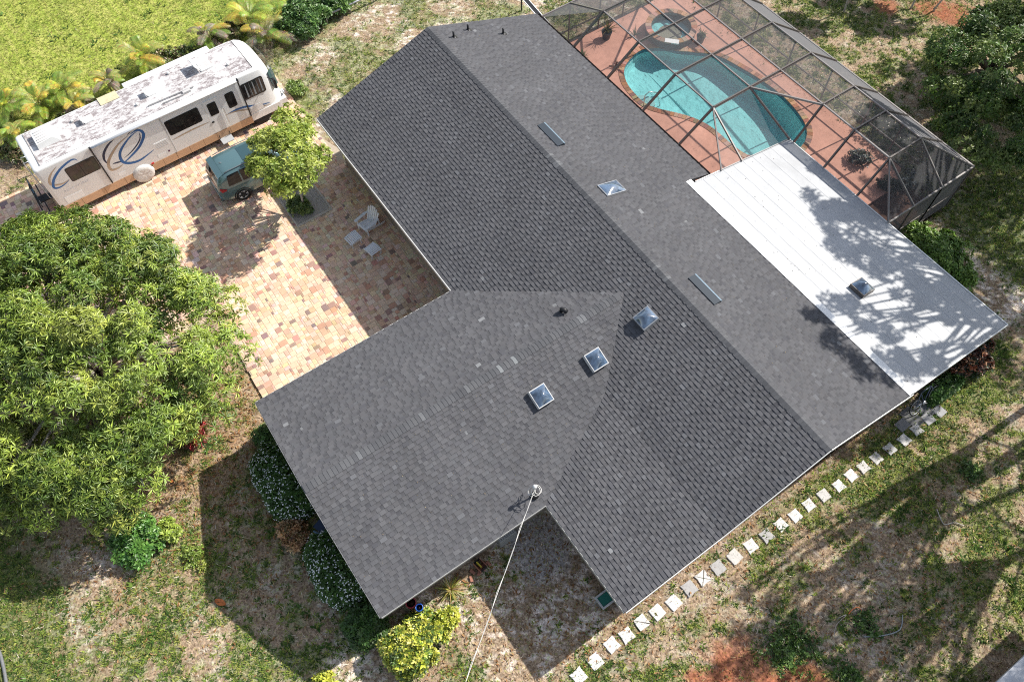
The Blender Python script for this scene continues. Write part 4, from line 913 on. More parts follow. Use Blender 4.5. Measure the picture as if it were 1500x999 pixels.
ribbon([(4.39, 2.70), (3.97, 2.56), (3.48, 2.23), (3.25, 1.92), (3.22, 1.55), (3.46, 1.32), (3.83, 1.23), (4.21, 1.3), (4.62, 1.42)], .13, blue, 'swoosh', .0075)
ribbon([(4.44, 2.60), (4.38, 2.35), (4.19, 2.12), (3.78, 1.86), (3.35, 1.7)], .06, navy, 'swoosh', .0085); ribbon([(3.95, 2.72), (4.2, 2.83), (4.5, 2.80)], .05, navy, 'swoosh', .0055); ribbon([(2.81, 1.69), (3.2, 1.60)], .08, navy, 'swoosh')
ribbon([(.85, 2.80), (.52, 2.60), (.3, 2.34), (.27, 2.08), (.6, 1.89), (.98, 1.93)], .10, dtan, 'swoosh'); ribbon([(1.68, 2.62), (1.61, 2.76), (1.4, 2.78), (.92, 2.61), (.48, 2.29), (.28, 1.96), (.34, 1.8), (.6, 1.78), (.95, 1.9)], .11, blue, 'swoosh', .0055)
ribbon([(8.2, 1.42), (8.7, 1.45), (9.2, 1.35), (9.8, 1.1), (10.3, .98)], .11, blue, 'stripe'); ribbon([(5.5, 1.45), (6.4, 1.50), (7.38, 1.48)], .08, dtan, 'stripe'); ribbon([(8.12, 1.43), (8.7, 1.36), (9.4, 1.1), (10.3, .86)], .08, dtan, 'stripe', .0055)
ft = bpy.data.curves.new('lettering', 'FONT'); ft.body = 'ADVENTURER'; ft.size = .15; ft.space_character = 1.25; ft.extrude = .001; ft.materials.append(mat('decal_grey', (.42, .42, .46), rough=.4))
fo = bpy.data.objects.new('lettering', ft); COL.objects.link(fo); fo.parent = rv; FM = Matrix([[0, 0, 1, .004], [1, 0, 0, .50], [0, 1, 0, 1.42], [0, 0, 0, 1]])
bpy.context.view_layer.update(); tm_ = bpy.data.meshes.new_from_object(fo.evaluated_get(bpy.context.evaluated_depsgraph_get())); bpy.data.objects.remove(fo); lo_ = bpy.data.objects.new('lettering', tm_); COL.objects.link(lo_); lo_.parent = rv; lo_.matrix_local = FM
# hatches and vents on the side
sea = mat('hatch_line', (.45, .44, .43), rough=.5)
def hatch(s0, s1, z0, z1):
    h = plate(rrect(s0, s1, z0, z1, .04), .0, .004, 'hatch', sea); plate(rrect(s0 + .012, s1 - .012, z0 + .012, z1 - .012, .035), .003, .009, 'hatch_door', rvw, h)
hatch(.32, 1.14, .78, 1.16); hatch(2.75, 3.1, .86, 1.08); hatch(4.62, 5.05, .84, 1.04); hatch(9.3, 9.95, .85, 1.25)
ven = plate(rrect(4.70, 5.38, 1.34, 1.70, .02), .0, .012, 'fridge_vent', rvw)
for k in range(4): plate([(4.76, 1.40 + k * .075), (5.32, 1.40 + k * .075), (5.32, 1.42 + k * .075), (4.76, 1.42 + k * .075)], .01, .018, 'louvre', sea, ven)
mb = MB(); mb.box(.0, .02, 5.44, 5.48, .74, 2.9); mb.build('side_trim', sea, rv)
mb = MB(); mb.lathe([(.045, 0), (.05, .015)], 12, (0, 5.18, 1.0), 'x'); mb.build('outlet', mat('outlet_dark', (.08, .02, .05), rough=.5), rv)
mb = MB(); mb.box(.0, .03, 4.22, 4.34, .74, .80); mb.build('marker_light', mat('red_lens', (.5, .01, .01), rough=.2), rv)
# awning
aw = MB(); aw.tube([(.09, 2.36, 2.96), (.09, 9.25, 2.96)], .058, 14); aw = aw.build('awning', mat('awning_roll', (.66, .67, .68), rough=.5), rv)
mb = MB(); mb.box(.0, .07, 2.36, 9.25, 2.88, 2.93); mb.build('awning_shade_strip', black, aw)  # black strip stands in for the shaded underside of the awning roll
for s in (2.37, 9.22): mb = MB(); mb.bar((.05, s, .80), (.05, s, 2.96), .06, .045); mb.build('awning_arm', black, aw); mb = MB(); mb.box(.03, .15, s - .035, s + .035, 2.9, 3.03); mb.build('end_cap', blackf, aw)
# wheels
def wheel_cover(y):
    mb = MB(); r = random.Random(4); prof = [(.0, .10), (.30, .12), (.43, .10), (.48, .02), (.475, -.1)]
    vs = []; fs = []; n = 28
    for j, (rr, h) in enumerate(prof):
        for k in range(n): t = 2 * math.pi * k / n; q = 1 + r.uniform(-.02, .02); vs.append((h + r.uniform(-.015, .015) if j else h, y + rr * q * math.cos(t), .47 + rr * q * math.sin(t)))
    for j in range(len(prof) - 1):
        for k in range(n): fs.append((j * n + k, j * n + (k + 1) % n, (j + 1) * n + (k + 1) % n, (j + 1) * n + k))
    mb.add(vs, fs, None, True); return mb.build('wheel_cover', mat('white_vinyl', (.62, .60, .57), rough=.5, noise=(5, .15), bump=(12, .8)), rv)
wheel_cover(3.74)
for y, xx in ((3.74, -.28), (3.74, -Wd + .02), (9.75, -.26), (9.75, -Wd + .02)):
    mb = MB(); mb.lathe([(.28, 0), (.43, 0), (.45, .05), (.45, .2), (.43, .25), (.28, .25)], 20, (xx, y, .45), 'x'); wh = mb.build('wheel', rubber, rv); mb = MB(); mb.lathe([(.04, .1), (.25, .12), (.28, .2), (.28, .24)], 14, (xx, y, .45), 'x'); mb.build('rim', alum, wh)
# folding step
mb = MB(); mb.box(.0, .42, 7.45, 8.02, .30, .34, b=.008); st = mb.build('entry_step', mat('step_grey', (.36, .37, .38), rough=.6), rv); mb = MB(); mb.bar((.02, 7.48, .31), (.1, 7.48, .62), .03); mb.bar((.02, 7.99, .31), (.1, 7.99, .62), .03); mb.build('step_bracket', black, st)
# roof equipment
acm = mat('ac_shell', (.72, .72, .70), rough=.4, spec=.4)
a = MB(); a.add([(-1.95, .62, 3.08), (-1.0, .62, 3.08), (-1.0, 1.62, 3.08), (-1.95, 1.62, 3.08), (-1.9, .66, 3.32), (-1.05, .66, 3.32), (-1.08, 1.35, 3.36), (-1.87, 1.35, 3.36)], [(0, 1, 5, 4), (1, 2, 6, 5), (2, 3, 7, 6), (3, 0, 4, 7), (4, 5, 6, 7)]); a = a.build('air_conditioner', acm, rv)
for k in range(5): mb = MB(); mb.box(-1.8 + k * .16, -1.74 + k * .16, .75, 1.25, 3.335, 3.357); mb.build('grille', sea, a)
a = MB(); a.box(-1.85, -1.2, 8.15, 8.7, 3.08, 3.16, b=.02); a = a.build('roof_fan', acm, rv); mb = MB(); mb.add([(-1.85, 8.13, 3.16), (-1.2, 8.13, 3.16), (-1.15, 7.92, 3.55), (-1.9, 7.92, 3.55), (-1.85, 8.10, 3.16), (-1.2, 8.10, 3.16), (-1.15, 7.9, 3.53), (-1.9, 7.9, 3.53)], [(0, 1, 2, 3), (7, 6, 5, 4), (0, 3, 7, 4), (1, 5, 6, 2), (3, 2, 6, 7)]); mb.build('fan_lid', acm, a)
mb = MB(); mb.box(-1.7, -1.32, 8.25, 8.6, 3.161, 3.172); mb.build('fan_grille', sea, a)
for s, x in ((2.75, -1.45), (5.6, -1.35)):
    a = MB(); a.box(x - .2, x + .2, s, s + .4, 3.08, 3.15, b=.015); a = a.build('roof_vent', acm, rv); mb = MB(); mb.add([(x - .2, s - .02, 3.15), (x + .2, s - .02, 3.15), (x + .2, s - .10, 3.34), (x - .2, s - .10, 3.34), (x - .2, s + .0, 3.15), (x + .2, s + .0, 3.15), (x + .2, s - .08, 3.35), (x - .2, s - .08, 3.35)], [(0, 1, 2, 3), (7, 6, 5, 4), (0, 3, 7, 4), (1, 5, 6, 2), (3, 2, 6, 7)]); mb.build('vent_lid', acm, a)
a = MB(); a.box(-Wd + .05, -1.9, 3.7, 4.55, 3.085, 3.105); a.build('roof_hatch', mat('yellowed_plastic', (.52, .46, .30), rough=.5, noise=(6, .2)), rv)
mb = MB(); mb.bar((-.62, 5.35, 3.14), (-.52, 7.45, 3.14), .05, .06); mb.bar((-.38, 5.9, 3.13), (-.33, 6.9, 3.13), .03, .05); mb.box(-.5, -.36, 6.9, 7.25, 3.08, 3.18, b=.01); mb.build('antenna', sea, rv)
for x, s in ((-1.75, 2.35), (-1.0, 5.0), (-2.0, 6.9), (-.9, 9.3)): mb = MB(); mb.lathe([(.06, 0), (.06, .09), (.03, .12)], 10, (x, s, 3.08)); mb.build('vent_cap', acm, rv)
# slide-out room on the far side
mb = MB(); mb.box(-Wd - .42, -Wd + .02, 4.95, 9.1, .85, 2.92, b=.02); mb.build('slide_out', rvw, rv)
# ladder at the back
lad = MB()
for x in (-.62, -.98): lad.tube([(x, .05, 3.1), (x, -.16, 3.12), (x, -.18, 2.9), (x, -.18, .95), (x, -.02, .9)], .016, 6)
for k in range(7): lad.tube([(-.62, -.18, 1.15 + k * .28), (-.98, -.18, 1.15 + k * .28)], .014, 6)
lad.build('ladder', alum, rv)
mb = MB(); mb.box(-1.45, -1.05, -.75, -.05, .50, .56); mb.bar((-2.2, -.5, .56), (-.3, -.5, .56), .05); mb.bar((-2.2, -.75, .56), (-.3, -.75, .56), .05); mb.build('bike_rack', black, rv)

# ---- bicycle builder
def bicycle(name, loc, rz, lean, frame_col, label, group=None):
    e = empty(name, loc, 0, label, 'bicycle', group); e.rotation_euler = (0, lean, rz)
    fm = mat('bike_frame_%d' % int(frame_col[2] * 100), frame_col, rough=.3, spec=.6); 
    for y in (-.52, .52):
        mb = MB(); n = 28; rr = .33
        mb.tube([(0, y + rr * math.cos(2 * math.pi * k / n), rr + .02 + rr * math.sin(2 * math.pi * k / n)) for k in range(n + 1)], .02, 6, cap=False); wh = mb.build('wheel', rubber, e)
        mb = MB(); mb.tube([(0, y + (rr - .03) * math.cos(2 * math.pi * k / n), rr + .02 + (rr - .03) * math.sin(2 * math.pi * k / n)) for k in range(n + 1)], .012, 5, cap=False)
        for k in range(14): t = 2 * math.pi * k / 14; mb.bar((0, y, rr + .02), (0, y + .3 * math.cos(t), rr + .02 + .3 * math.sin(t)), .004)
        mb.build('rim', alum, wh)
    A = (0, -.52, .35); B = (0, -.08, .30); C = (0, -.2, .85); D = (0, .36, .85); F_ = (0, .52, .35); mb = MB()
    for a, b in ((A, B), (A, C), (B, C), (C, D), (B, D), (D, F_)): mb.tube([a, b], .018, 8)
    mb.build('frame', fm, e)
    mb = MB(); mb.tube([(-.3, .30, 1.02), (-.1, .38, 1.0), (.1, .38, 1.0), (.3, .30, 1.02)], .013, 6); mb.tube([D, (0, .38, 1.0)], .015, 6); mb.build('handlebar', black, e)
    mb = MB(); mb.add([(-.07, -.32, .97), (.07, -.32, .97), (.02, -.05, .96), (-.02, -.05, .96), (-.06, -.32, .92), (.06, -.32, .92), (.01, -.05, .92), (-.01, -.05, .92)], [(0, 1, 2, 3), (7, 6, 5, 4), (0, 4, 5, 1), (1, 5, 6, 2), (2, 6, 7, 3), (3, 7, 4, 0)]); mb.tube([C, (0, -.22, .93)], .012, 6); mb.build('saddle', black, e)
    mb = MB(); mb.lathe([(.09, -.01), (.09, .01)], 14, (.03, -.08, .30), 'x'); mb.bar((.05, -.08, .30), (.05, .05, .2), .02); mb.bar((-.05, -.08, .30), (-.05, -.2, .4), .02); mb.build('crank', alum, e)
    return e
m0 = Matrix.Rotation(RVz, 4, 'Z'); q = Vector((-3.95, -11.1, 0)) + m0 @ Vector((-1.3, -.66, .6))
bicycle('bicycle', q, RVz + rad(90), rad(4), (.03, .12, .22), 'blue bicycle strapped to the rack behind the motorhome')
p = G(1352, 590, .3); bicycle('bicycle', (24.02, 12.75, .03), 0, rad(-30), (.05, .07, .12), 'dark bicycle leaning by the corner of the house over the grey slabs')
# ================================================================== CAR
car = empty('parked_car', (-1.31, -5.07, 0), rad(-1), 'teal green estate car with sunroof, parked half under the small tree', 'car')
paint = mat('car_paint', (.10, .185, .20), rough=.28, metal=.3, spec=.5, coat=1.0)
HWc = .90
# stations along y: (y, z_bottom, half width at sill, z_belt, half at belt, z_roof, half at roof)
ST = [(.00, .52, .70, .92, .74, 1.02, .66), (.06, .38, .82, .98, .80, 1.22, .68), (.22, .30, .87, 1.02, .84, 1.50, .66), (.42, .27, .89, 1.03, .87, 1.64, .66), (.75, .25, .90, 1.02, .89, 1.69, .66), (1.3, .24, .90, 1.01, .90, 1.71, .67), (2.0, .24, .90, 1.00, .90, 1.71, .67),
      (2.6, .24, .90, .99, .90, 1.68, .66), (2.95, .24, .90, .98, .89, 1.58, .64), (3.3, .24, .90, .98, .88, 1.32, .66), (3.62, .25, .90, .97, .87, 1.04, .72), (3.9, .26, .89, .95, .84, 1.00, .66), (4.25, .28, .86, .88, .80, .92, .60), (4.48, .33, .80, .78, .74, .82, .52), (4.58, .42, .68, .68, .64, .70, .45)]
def cring(s):
    y, zb, hs, zl, hl, zr, hr = s
    half = [(hs * .93, zb), (hs, zb + .1), (hs + .005, (zb + zl) / 2), (hl, zl - .06), (hl - .02, zl)]
    half += [((hl - .02) + (hr - hl + .02) * .5, zl + (zr - zl) * .52), (hr + .02, zr - (zr - zl) * .12), (hr - .06, zr - .008), (hr * .5, zr + .012), (0, zr + .018)]
    return [(x, y, z) for x, z in half] + [(-x, y, z) for x, z in half[-2::-1]]
rg = [cring(s) for s in ST]; n = len(rg[0]); mb = MB()
mb.add([p for r_ in rg for p in r_], [(l * n + i, l * n + i + 1, (l + 1) * n + i + 1, (l + 1) * n + i) for l in range(len(rg) - 1) for i in range(n - 1)], None, True)
mb.add(rg[0], [tuple(range(n))], None, True); mb.add(rg[-1], [tuple(range(n))[::-1]], None, True)
cb = mb.build('body', paint, car)
def cpt(y, side, f, push=.006):
    """point on the glasshouse: f 0 belt .. 1 roof edge"""
    for a, b in zip(ST, ST[1:]):
        if a[0] <= y <= b[0]:
            t = (y - a[0]) / (b[0] - a[0]); s = [a[k] + (b[k] - a[k]) * t for k in range(7)]; break
    pts = [(s[4] - .02, s[3]), ((s[4] - .02) + (s[6] - s[4] + .02) * .5, s[3] + (s[5] - s[3]) * .52), (s[6] + .02, s[5] - (s[5] - s[3]) * .12)]
    if f < .52 / .88: q = f / (.52 / .88); x, z = pts[0][0] + (pts[1][0] - pts[0][0]) * q, pts[0][1] + (pts[1][1] - pts[0][1]) * q
    else: q = (f - .59) / .41; x, z = pts[1][0] + (pts[2][0] - pts[1][0]) * q, pts[1][1] + (pts[2][1] - pts[1][1]) * q
    return (side * (x + push), y, z)
cgl = mat('car_glass', (.010, .013, .016), rough=.05, spec=.4)
for side in (1, -1):
    for y0, y1, t0, t1 in ((.50, 1.12, .6, 1.12), (1.19, 2.02, 1.19, 2.02), (2.09, 3.02, 2.09, 2.75)):
        N1 = 6; vs = []
        for k in range(N1 + 1):
            t = k / N1; vs += [cpt(y0 + (y1 - y0) * t, side, .10), cpt((y0 + t0) / 2 + ((y1 + t1) / 2 - (y0 + t0) / 2) * t, side, .55), cpt(t0 + (t1 - t0) * t, side, .93)]
        mb = MB(); mb.add(vs, [(3 * k + j, 3 * k + 3 + j, 3 * k + 4 + j, 3 * k + 1 + j) for k in range(N1) for j in (0, 1)], None, True); mb.build('side_window', cgl, car, fixn=False)
    mb = MB(); mb.tube([(side * .63, .55, 1.70), (side * .62, .75, 1.745), (side * .625, 2.2, 1.755), (side * .62, 2.55, 1.70)], .018, 6); mb.build('roof_rail', mat('rail_silver', (.25, .28, .30), rough=.4, metal=.6), car)
    mb = MB(); mb.add([(side * .72, -.01, .88), (side * .86, .16, .90), (side * .885, .36, 1.0), (side * .80, .12, 1.10), (side * .70, .04, 1.05), (side * .87, .34, .92)], [(0, 1, 3, 4), (1, 5, 2, 3)], None, False)
    mb.build('tail_light', mat('tail_lens', (.45, .012, .02), rough=.12, spec=.9), car, fixn=False)
    mb = MB(); mb.box(side * .93 - .09, side * .93 + .09, 2.83, 2.98, 1.0, 1.16, b=.03); mb.build('door_mirror', paint, car)
    mb = MB(); mb.add([(side * .45, 4.50, .66), (side * .74, 4.34, .68), (side * .76, 4.22, .80), (side * .5, 4.42, .80)], [(0, 1, 2, 3)]); mb.build('headlight', mat('headlight_lens'), car, fixn=False)
    for y in (.92, 3.55):
        c = (side * .80, y, .345); x = side
        mb = MB(); mb.lathe([(.215, .11 * x), (.30, .12 * x), (.345, .085 * x), (.345, -.10 * x), (.2, -.11 * x)], 26, c, 'x'); wh = mb.build('wheel', rubber, car)
        mb = MB(); mb.lathe([(.0, .075 * x), (.06, .085 * x), (.065, .06 * x)], 16, c, 'x')
        for k in range(5):
            t = 2 * math.pi * k / 5
            for dt in (-.16, .16): mb.bar((c[0] + .085 * x, y + .05 * math.cos(t), .345 + .05 * math.sin(t)), (c[0] + .1 * x, y + .215 * math.cos(t + dt), .345 + .215 * math.sin(t + dt)), .035, .03)
        n_ = 30; mb.tube([(c[0] + .1 * x, y + .212 * math.cos(2 * math.pi * k / n_), .345 + .212 * math.sin(2 * math.pi * k / n_)) for k in range(n_ + 1)], .014, 5, cap=False); mb.build('rim', mat('alloy', (.72, .73, .74), rough=.35, metal=.15), wh)
        mb = MB(); ps = [(y + .40 * math.cos(t), .345 + .40 * math.sin(t)) for t in np.linspace(-.15, math.pi + .15, 14)]; mb.add([(side * .906, a, b) for a, b in ps] + [(side * .912, y + (a - y) * .89, .345 + (b - .345) * .89) for a, b in ps], [(i, i + 1, 15 + i, 14 + i) for i in range(13)]); mb.build('wheel_arch', black, car, fixn=False)
# rear glass, hatch, bumper, sunroof
mb = MB(); mb.add([(-.62, .075, 1.08), (0, .05, 1.08), (.62, .075, 1.08), (-.56, .30, 1.50), (0, .27, 1.53), (.56, .30, 1.50)], [(0, 1, 4, 3), (1, 2, 5, 4)], None, True); mb.v = [(x, y - .055, z + .03) for x, y, z in mb.v]; mb.build('rear_window', cgl, car, fixn=False)
mb = MB(); mb.bar((-.05, -.0, 1.13), (.42, .06, 1.16), .02, .02); mb.build('rear_wiper', black, car)
mb = MB(); mb.add([(-.68, .22, 1.60), (.68, .22, 1.60), (.66, .48, 1.70), (-.66, .48, 1.70), (-.66, .20, 1.56), (.66, .20, 1.56)], [(0, 1, 2, 3), (0, 4, 5, 1)]); mb.build('spoiler', paint, car)
mb = MB(); mb.box(-.80, .80, -.05, .10, .42, .62, b=.03); mb.build('rear_bumper', paint, car); mb = MB(); mb.box(-.76, .76, -.055, .12, .34, .44, b=.01); mb.build('bumper_insert', black, car)
mb = MB(); mb.box(-.26, .26, -.012, .03, .74, .87); mb.build('number_plate', white, car)
mb = MB(); mb.box(-.43, .43, 1.55, 2.42, 1.72, 1.737, b=.004); mb.build('sunroof', mat('sunroof_glass', (.03, .07, .08), rough=.06, spec=1), car)
mb = MB(); mb.add([(-.015, .72, 1.72), (.015, .72, 1.72), (0, .60, 1.80), (0, .62, 1.72)], [(0, 1, 2), (1, 3, 2), (3, 0, 2)]); mb.build('antenna_fin', alum, car)
mb = MB(); mb.add([(-.70, 3.58, 1.04), (.70, 3.58, 1.04), (.60, 2.90, 1.60), (-.60, 2.90, 1.60)], [(0, 1, 2, 3)]); mb.v = [(x, y + .035, z + .035) for x, y, z in mb.v]; mb.build('windshield', cgl, car, fixn=False)
mb = MB(); mb.box(-.40, .40, 4.56, 4.60, .48, .64); mb.build('grille', black, car)

# ================================================================== ADIRONDACK CHAIR, FOOTSTOOLS
chm = mat('chair_white', (.76, .78, .80), rough=.55, noise=(9, .08))
ch = empty('adirondack_chair', (4.22, -.32, .0), rad(14), 'white slatted adirondack chair on the shaded pavers beside the eave', 'chair')
for k in range(7): mb = MB(); y = -.42 + k * .082; z = .37 - (k * .022); mb.box(-.27, .27, y, y + .068, z, z + .02, b=.003); mb.build('seat_slat', chm, ch)
for k in range(6):
    x = -.245 + k * .098; top = .98 - abs(k - 2.5) ** 2 * .022; lean = .32; fan = (k - 2.5) * .02
    mb = MB(); P = [(x - .04, .10, .24), (x + .04, .10, .24), (x + .046 + fan, .10 + (top - .24) * .42, top), (x - .046 + fan, .10 + (top - .24) * .42, top)]; mb.add([Vector(p) for p in P] + [Vector(p) + Vector((0, .02, .008)) for p in P], [(0, 1, 2, 3), (7, 6, 5, 4), (0, 4, 5, 1), (1, 5, 6, 2), (2, 6, 7, 3), (3, 7, 4, 0)]); mb.build('back_slat', chm, ch)
for s in (-1, 1):
    mb = MB(); mb.add([(s * .27, -.50, .56), (s * .40, -.50, .56), (s * .41, .10, .56), (s * .35, .30, .56), (s * .29, .30, .56), (s * .28, .0, .56)], [(0, 1, 2, 3, 4, 5)]); mb.add([(x, y, .582) for x, y, z in mb.v[:6]], [(0, 1, 2, 3, 4, 5)]); mb.add([], []); 
    n = 6; mb.f += [(i, (i + 1) % n, n + (i + 1) % n, n + i) for i in range(n)]; mb.sm += [False] * n; mb.build('armrest', chm, ch)
    mb = MB(); mb.bar((s * .31, -.40, 0), (s * .31, -.40, .56), .025, .09); mb.build('leg', chm, ch)
    mb = MB(); mb.bar((s * .285, -.42, .33), (s * .285, .60, .03), .022, .11); mb.build('leg', chm, ch)
    mb = MB(); mb.bar((s * .33, .27, .2), (s * .33, .27, .56), .022, .06); mb.build('arm_support', chm, ch)
mb = MB(); mb.bar((-.30, .22, .50), (.30, .22, .50), .022, .07); mb.build('back_rail', chm, ch)
mb = MB(); mb.box(-.30, .30, -.445, -.42, .28, .37); mb.build('front_rail', chm, ch)
def stool(loc, rz, lab):
    e = empty('footstool', loc, rz, lab, 'footstool', 'white footstools by the chair')
    for k in range(8): mb = MB(); y = -.30 + k * .076; z = .37 - .0035 * (k - 2.2) ** 2 * 1.3; mb.box(-.27, .27, y, y + .062, z, z + .02, b=.003); mb.build('slat', chm, e)
    for s in (-1, 1):
        mb = MB(); mb.bar((s * .25, -.29, .32), (s * .25, .30, .27), .022, .09); mb.build('side_rail', chm, e)
        mb = MB(); mb.bar((s * .235, -.22, 0), (s * .235, -.22, .34), .022, .07); mb.build('leg', chm, e)
        mb = MB(); mb.bar((s * .235, .22, 0), (s * .235, .22, .28), .022, .07); mb.build('leg', chm, e)
stool((4.55, -1.32, 0), rad(186), 'white slatted footstool nearer the driveway edge, left of the other'); stool((5.55, -.92, 0), rad(99), 'white slatted footstool closer to the eave, turned a quarter')

# ================================================================== THINGS AGAINST THE HOUSE
def pot(name, loc, r, h, m, lab, cat='plant pot', soil=True):
    e = empty(name, loc, 0, lab, cat); mb = MB(); mb.lathe([(r * .7, 0), (r * .98, h * .85), (r * 1.06, h * .86), (r * 1.06, h), (r * .93, h), (r * .9, h * .88), (0.001, h * .88)], 20); mb.build('bowl', m, e)
    if soil: mb = MB(); mb.lathe([(0.001, h * .885), (r * .89, h * .89)], 16); mb.build('soil', bedm, e)
    return e
p = G(601, 881, .85); pot('bucket', (p.x + .03, p.y, 0), .17, .85, mat('red_plastic', (.30, .03, .05), rough=.4), 'round red pot with pale rim half under the eave above the yellow bush', 'pot')
p = G(614, 889, .85); pot('blue_pot', (p.x, p.y, 0), .12, .85, mat('blue_glaze', (.02, .12, .55), rough=.2, spec=.8), 'small bright blue pot between the red pot and the yellow bush')
p = G(283, 636, .3); pot('planter_pot', (p.x, p.y + .05, 0), .22, .32, black, 'black pot at the edge of the mango tree holding red leaved plant')
# bin / storage box
p = G(887, 876, .45); e = empty('storage_box', (p.x, p.y + .2, 0), 0, 'green glass topped cold frame with white rim tucked under the corner of the roof', 'storage box')
mb = MB(); mb.box(-.17, .17, -.42, .42, 0, .36); mb.build('tray', mat('dark_green_plastic', (.02, .14, .11), rough=.3), e)
mb = MB(); mb.box(-.24, -.18, -.48, .48, .33, .39); mb.box(.18, .24, -.48, .48, .33, .39); mb.box(-.18, .18, -.48, -.42, .33, .39); mb.box(-.18, .18, .42, .48, .33, .39); mb.build('rim', mat('grey_white', (.45, .45, .44), rough=.6, noise=(12, .3)), e)
brk = mat('terracotta', (.36, .17, .12), rough=.85, noise=(20, .3), bump=(50, .5))
ORD = ['first', 'second', 'third', 'fourth', 'fifth', 'sixth', 'seventh']; BN = [0]
def brickpile(px, py, k, lab, seed, grp):
    p = G(px, py, .08); r = random.Random(seed)
    for i in range(k):
        mb = MB(); mb.box(-.1, .1, -.05, .05, 0, .06, b=.005); o = mb.build('brick', brk, None, (p.x + r.uniform(-.1, .1), p.y - .25 + i * .17, .0 + .06 * (i % 2) * 0), r.uniform(0, 3)); tag(o, lab % ORD[BN[0]], 'brick', grp); BN[0] += 1
brickpile(697, 838, 4, 'loose reddish brick on the ground by the wing wall, %s from the spiky plant', 2, 'loose bricks'); brickpile(712, 826, 3, 'loose reddish brick by the small crate, %s from the spiky plant', 3, 'loose bricks')
p = G(703, 826, .3); e = empty('crate', (p.x, p.y, 0), rad(10), 'small open crate with yellow and black bits beside the wing wall', 'crate')
mb = MB(); mb.box(-.2, .2, -.15, -.13, 0, .25); mb.box(-.2, .2, .13, .15, 0, .25); mb.build('side', brk, e); mb = MB(); mb.box(-.2, -.18, -.13, .13, 0, .25); mb.box(.18, .2, -.13, .13, 0, .25); mb.build('end', black, e); mb = MB(); mb.box(-.15, .1, -.05, .0, .15, .26); mb.build('tool', mat('yellow_plastic', (.55, .45, .05), rough=.5), e)
p = G(746, 790, .5); e = empty('air_conditioner', (p.x - .35, p.y, 0), 0, 'grey louvred air conditioning unit standing against the wing wall', 'air conditioner')
mb = MB(); mb.box(-.3, .3, -.35, .35, 0, .65, b=.02); mb.build('casing', mat('ac_grey', (.28, .28, .27), rough=.5), e)
for k in range(8): mb = MB(); mb.box(-.26, .26, -.3 + k * .08, -.27 + k * .08, .652, .665); mb.build('louvre', mat('ac_light', (.45, .46, .46), rough=.5), e)
# two brown paver stacks by the east wall
for (px, py, s, lab) in ((877, 849, .16, 'square terracotta block under the eave next to the cold frame'), (888, 861, .12, 'small pale box frame under the eave touching the cold frame')):
    p = G(px, py, .3); mb = MB(); mb.box(-s, s, -s, s, 0, .3, b=.01); o = mb.build('block', brk if s > .13 else mat('pale_wood', (.38, .33, .25), rough=.8), None, (p.x + .1, p.y + .25, 0)); tag(o, lab, 'block')
# garden chair of blue-grey plastic between the hedges
p = G(470, 766, .6); e = empty('garden_chair', (p.x, p.y, 0), rad(-70), 'blue grey curved plastic chair between the two flowering hedges', 'garden chair'); pl = mat('blue_grey_plastic', (.10, .17, .24), rough=.4)
mb = MB(); mb.box(-.24, .24, -.22, .24, .38, .42, b=.02); mb.build('seat', mat('navy_plastic', (.02, .04, .09), rough=.4), e)
mb = MB(); n = 10; vs = []
for k in range(n + 1): t = math.pi * (1.05 - 1.1 * k / n) ; c, s = math.cos(t), math.sin(t); vs += [(.30 * c, .05 + .28 * s, .55), (.34 * c, .05 + .34 * s, .85 - .18 * abs(c))]
mb.add(vs, [(2 * k, 2 * k + 2, 2 * k + 3, 2 * k + 1) for k in range(n)], None, True); bk = mb.build('backrest', pl, e, fixn=False); bk.modifiers.new('thick', 'SOLIDIFY').thickness = .06
for x in (-.2, .2):
    for y in (-.18, .2): mb = MB(); mb.bar((x, y, 0), (x, y, .39), .04); mb.build('leg', pl, e)
# hose at the far left bottom, orange hose, pale fence rail
def pxtube(name, pts, r, m, lab, cat, z=.03, sm=4):
    P = [G(x, y, z) for x, y in pts]; mb = MB(); Q = catmull_open(P, sm); mb.tube(Q, r, 8); o = mb.build(name, m); tag(o, lab, cat); return o
def catmull_open(P, n):
    out = []
    for i in range(len(P) - 1):
        p0, p1, p2, p3 = P[max(i - 1, 0)], P[i], P[i + 1], P[min(i + 2, len(P) - 1)]
        for s in range(n): t = s / n; out.append(.5 * ((2 * p1) + (p2 - p0) * t + (2 * p0 - 5 * p1 + 4 * p2 - p3) * t * t + (3 * p1 - p0 - 3 * p2 + p3) * t ** 3))
    return out + [P[-1]]
pxtube('drain_pipe', [(-30, 930), (-4, 950), (4, 972), (9, 999), (12, 1030)], .055, mat('grey_corrugated', (.14, .145, .15), rough=.6, noise=(30, .3)), 'grey corrugated drain pipe at the bottom left corner of the lawn', 'pipe')
pxtube('garden_hose', [(1243, 899), (1248, 893), (1256, 889), (1262, 894), (1259, 902), (1268, 910), (1273, 908)], .016, mat('orange_rubber', (.55, .16, .06), rough=.5), 'short orange hose curled on the grass at lower right', 'hose')
pxtube('pale_branch', [(1228, 905), (1240, 900), (1225, 915), (1222, 930)], .012, barkpale, 'thin curved pale stick left of the orange hose', 'branch')
pxtube('fallen_branch', [(1372, 745), (1378, 760), (1384, 768), (1398, 765), (1412, 770)], .02, barkpale, 'pale bent branch lying on the grass at right', 'branch')
pxtube('grey_branch', [(1265, 932), (1290, 931), (1318, 922), (1322, 900)], .02, mat('grey_twig', (.30, .33, .34), rough=.9), 'grey forked branch lying right of the orange hose', 'branch')
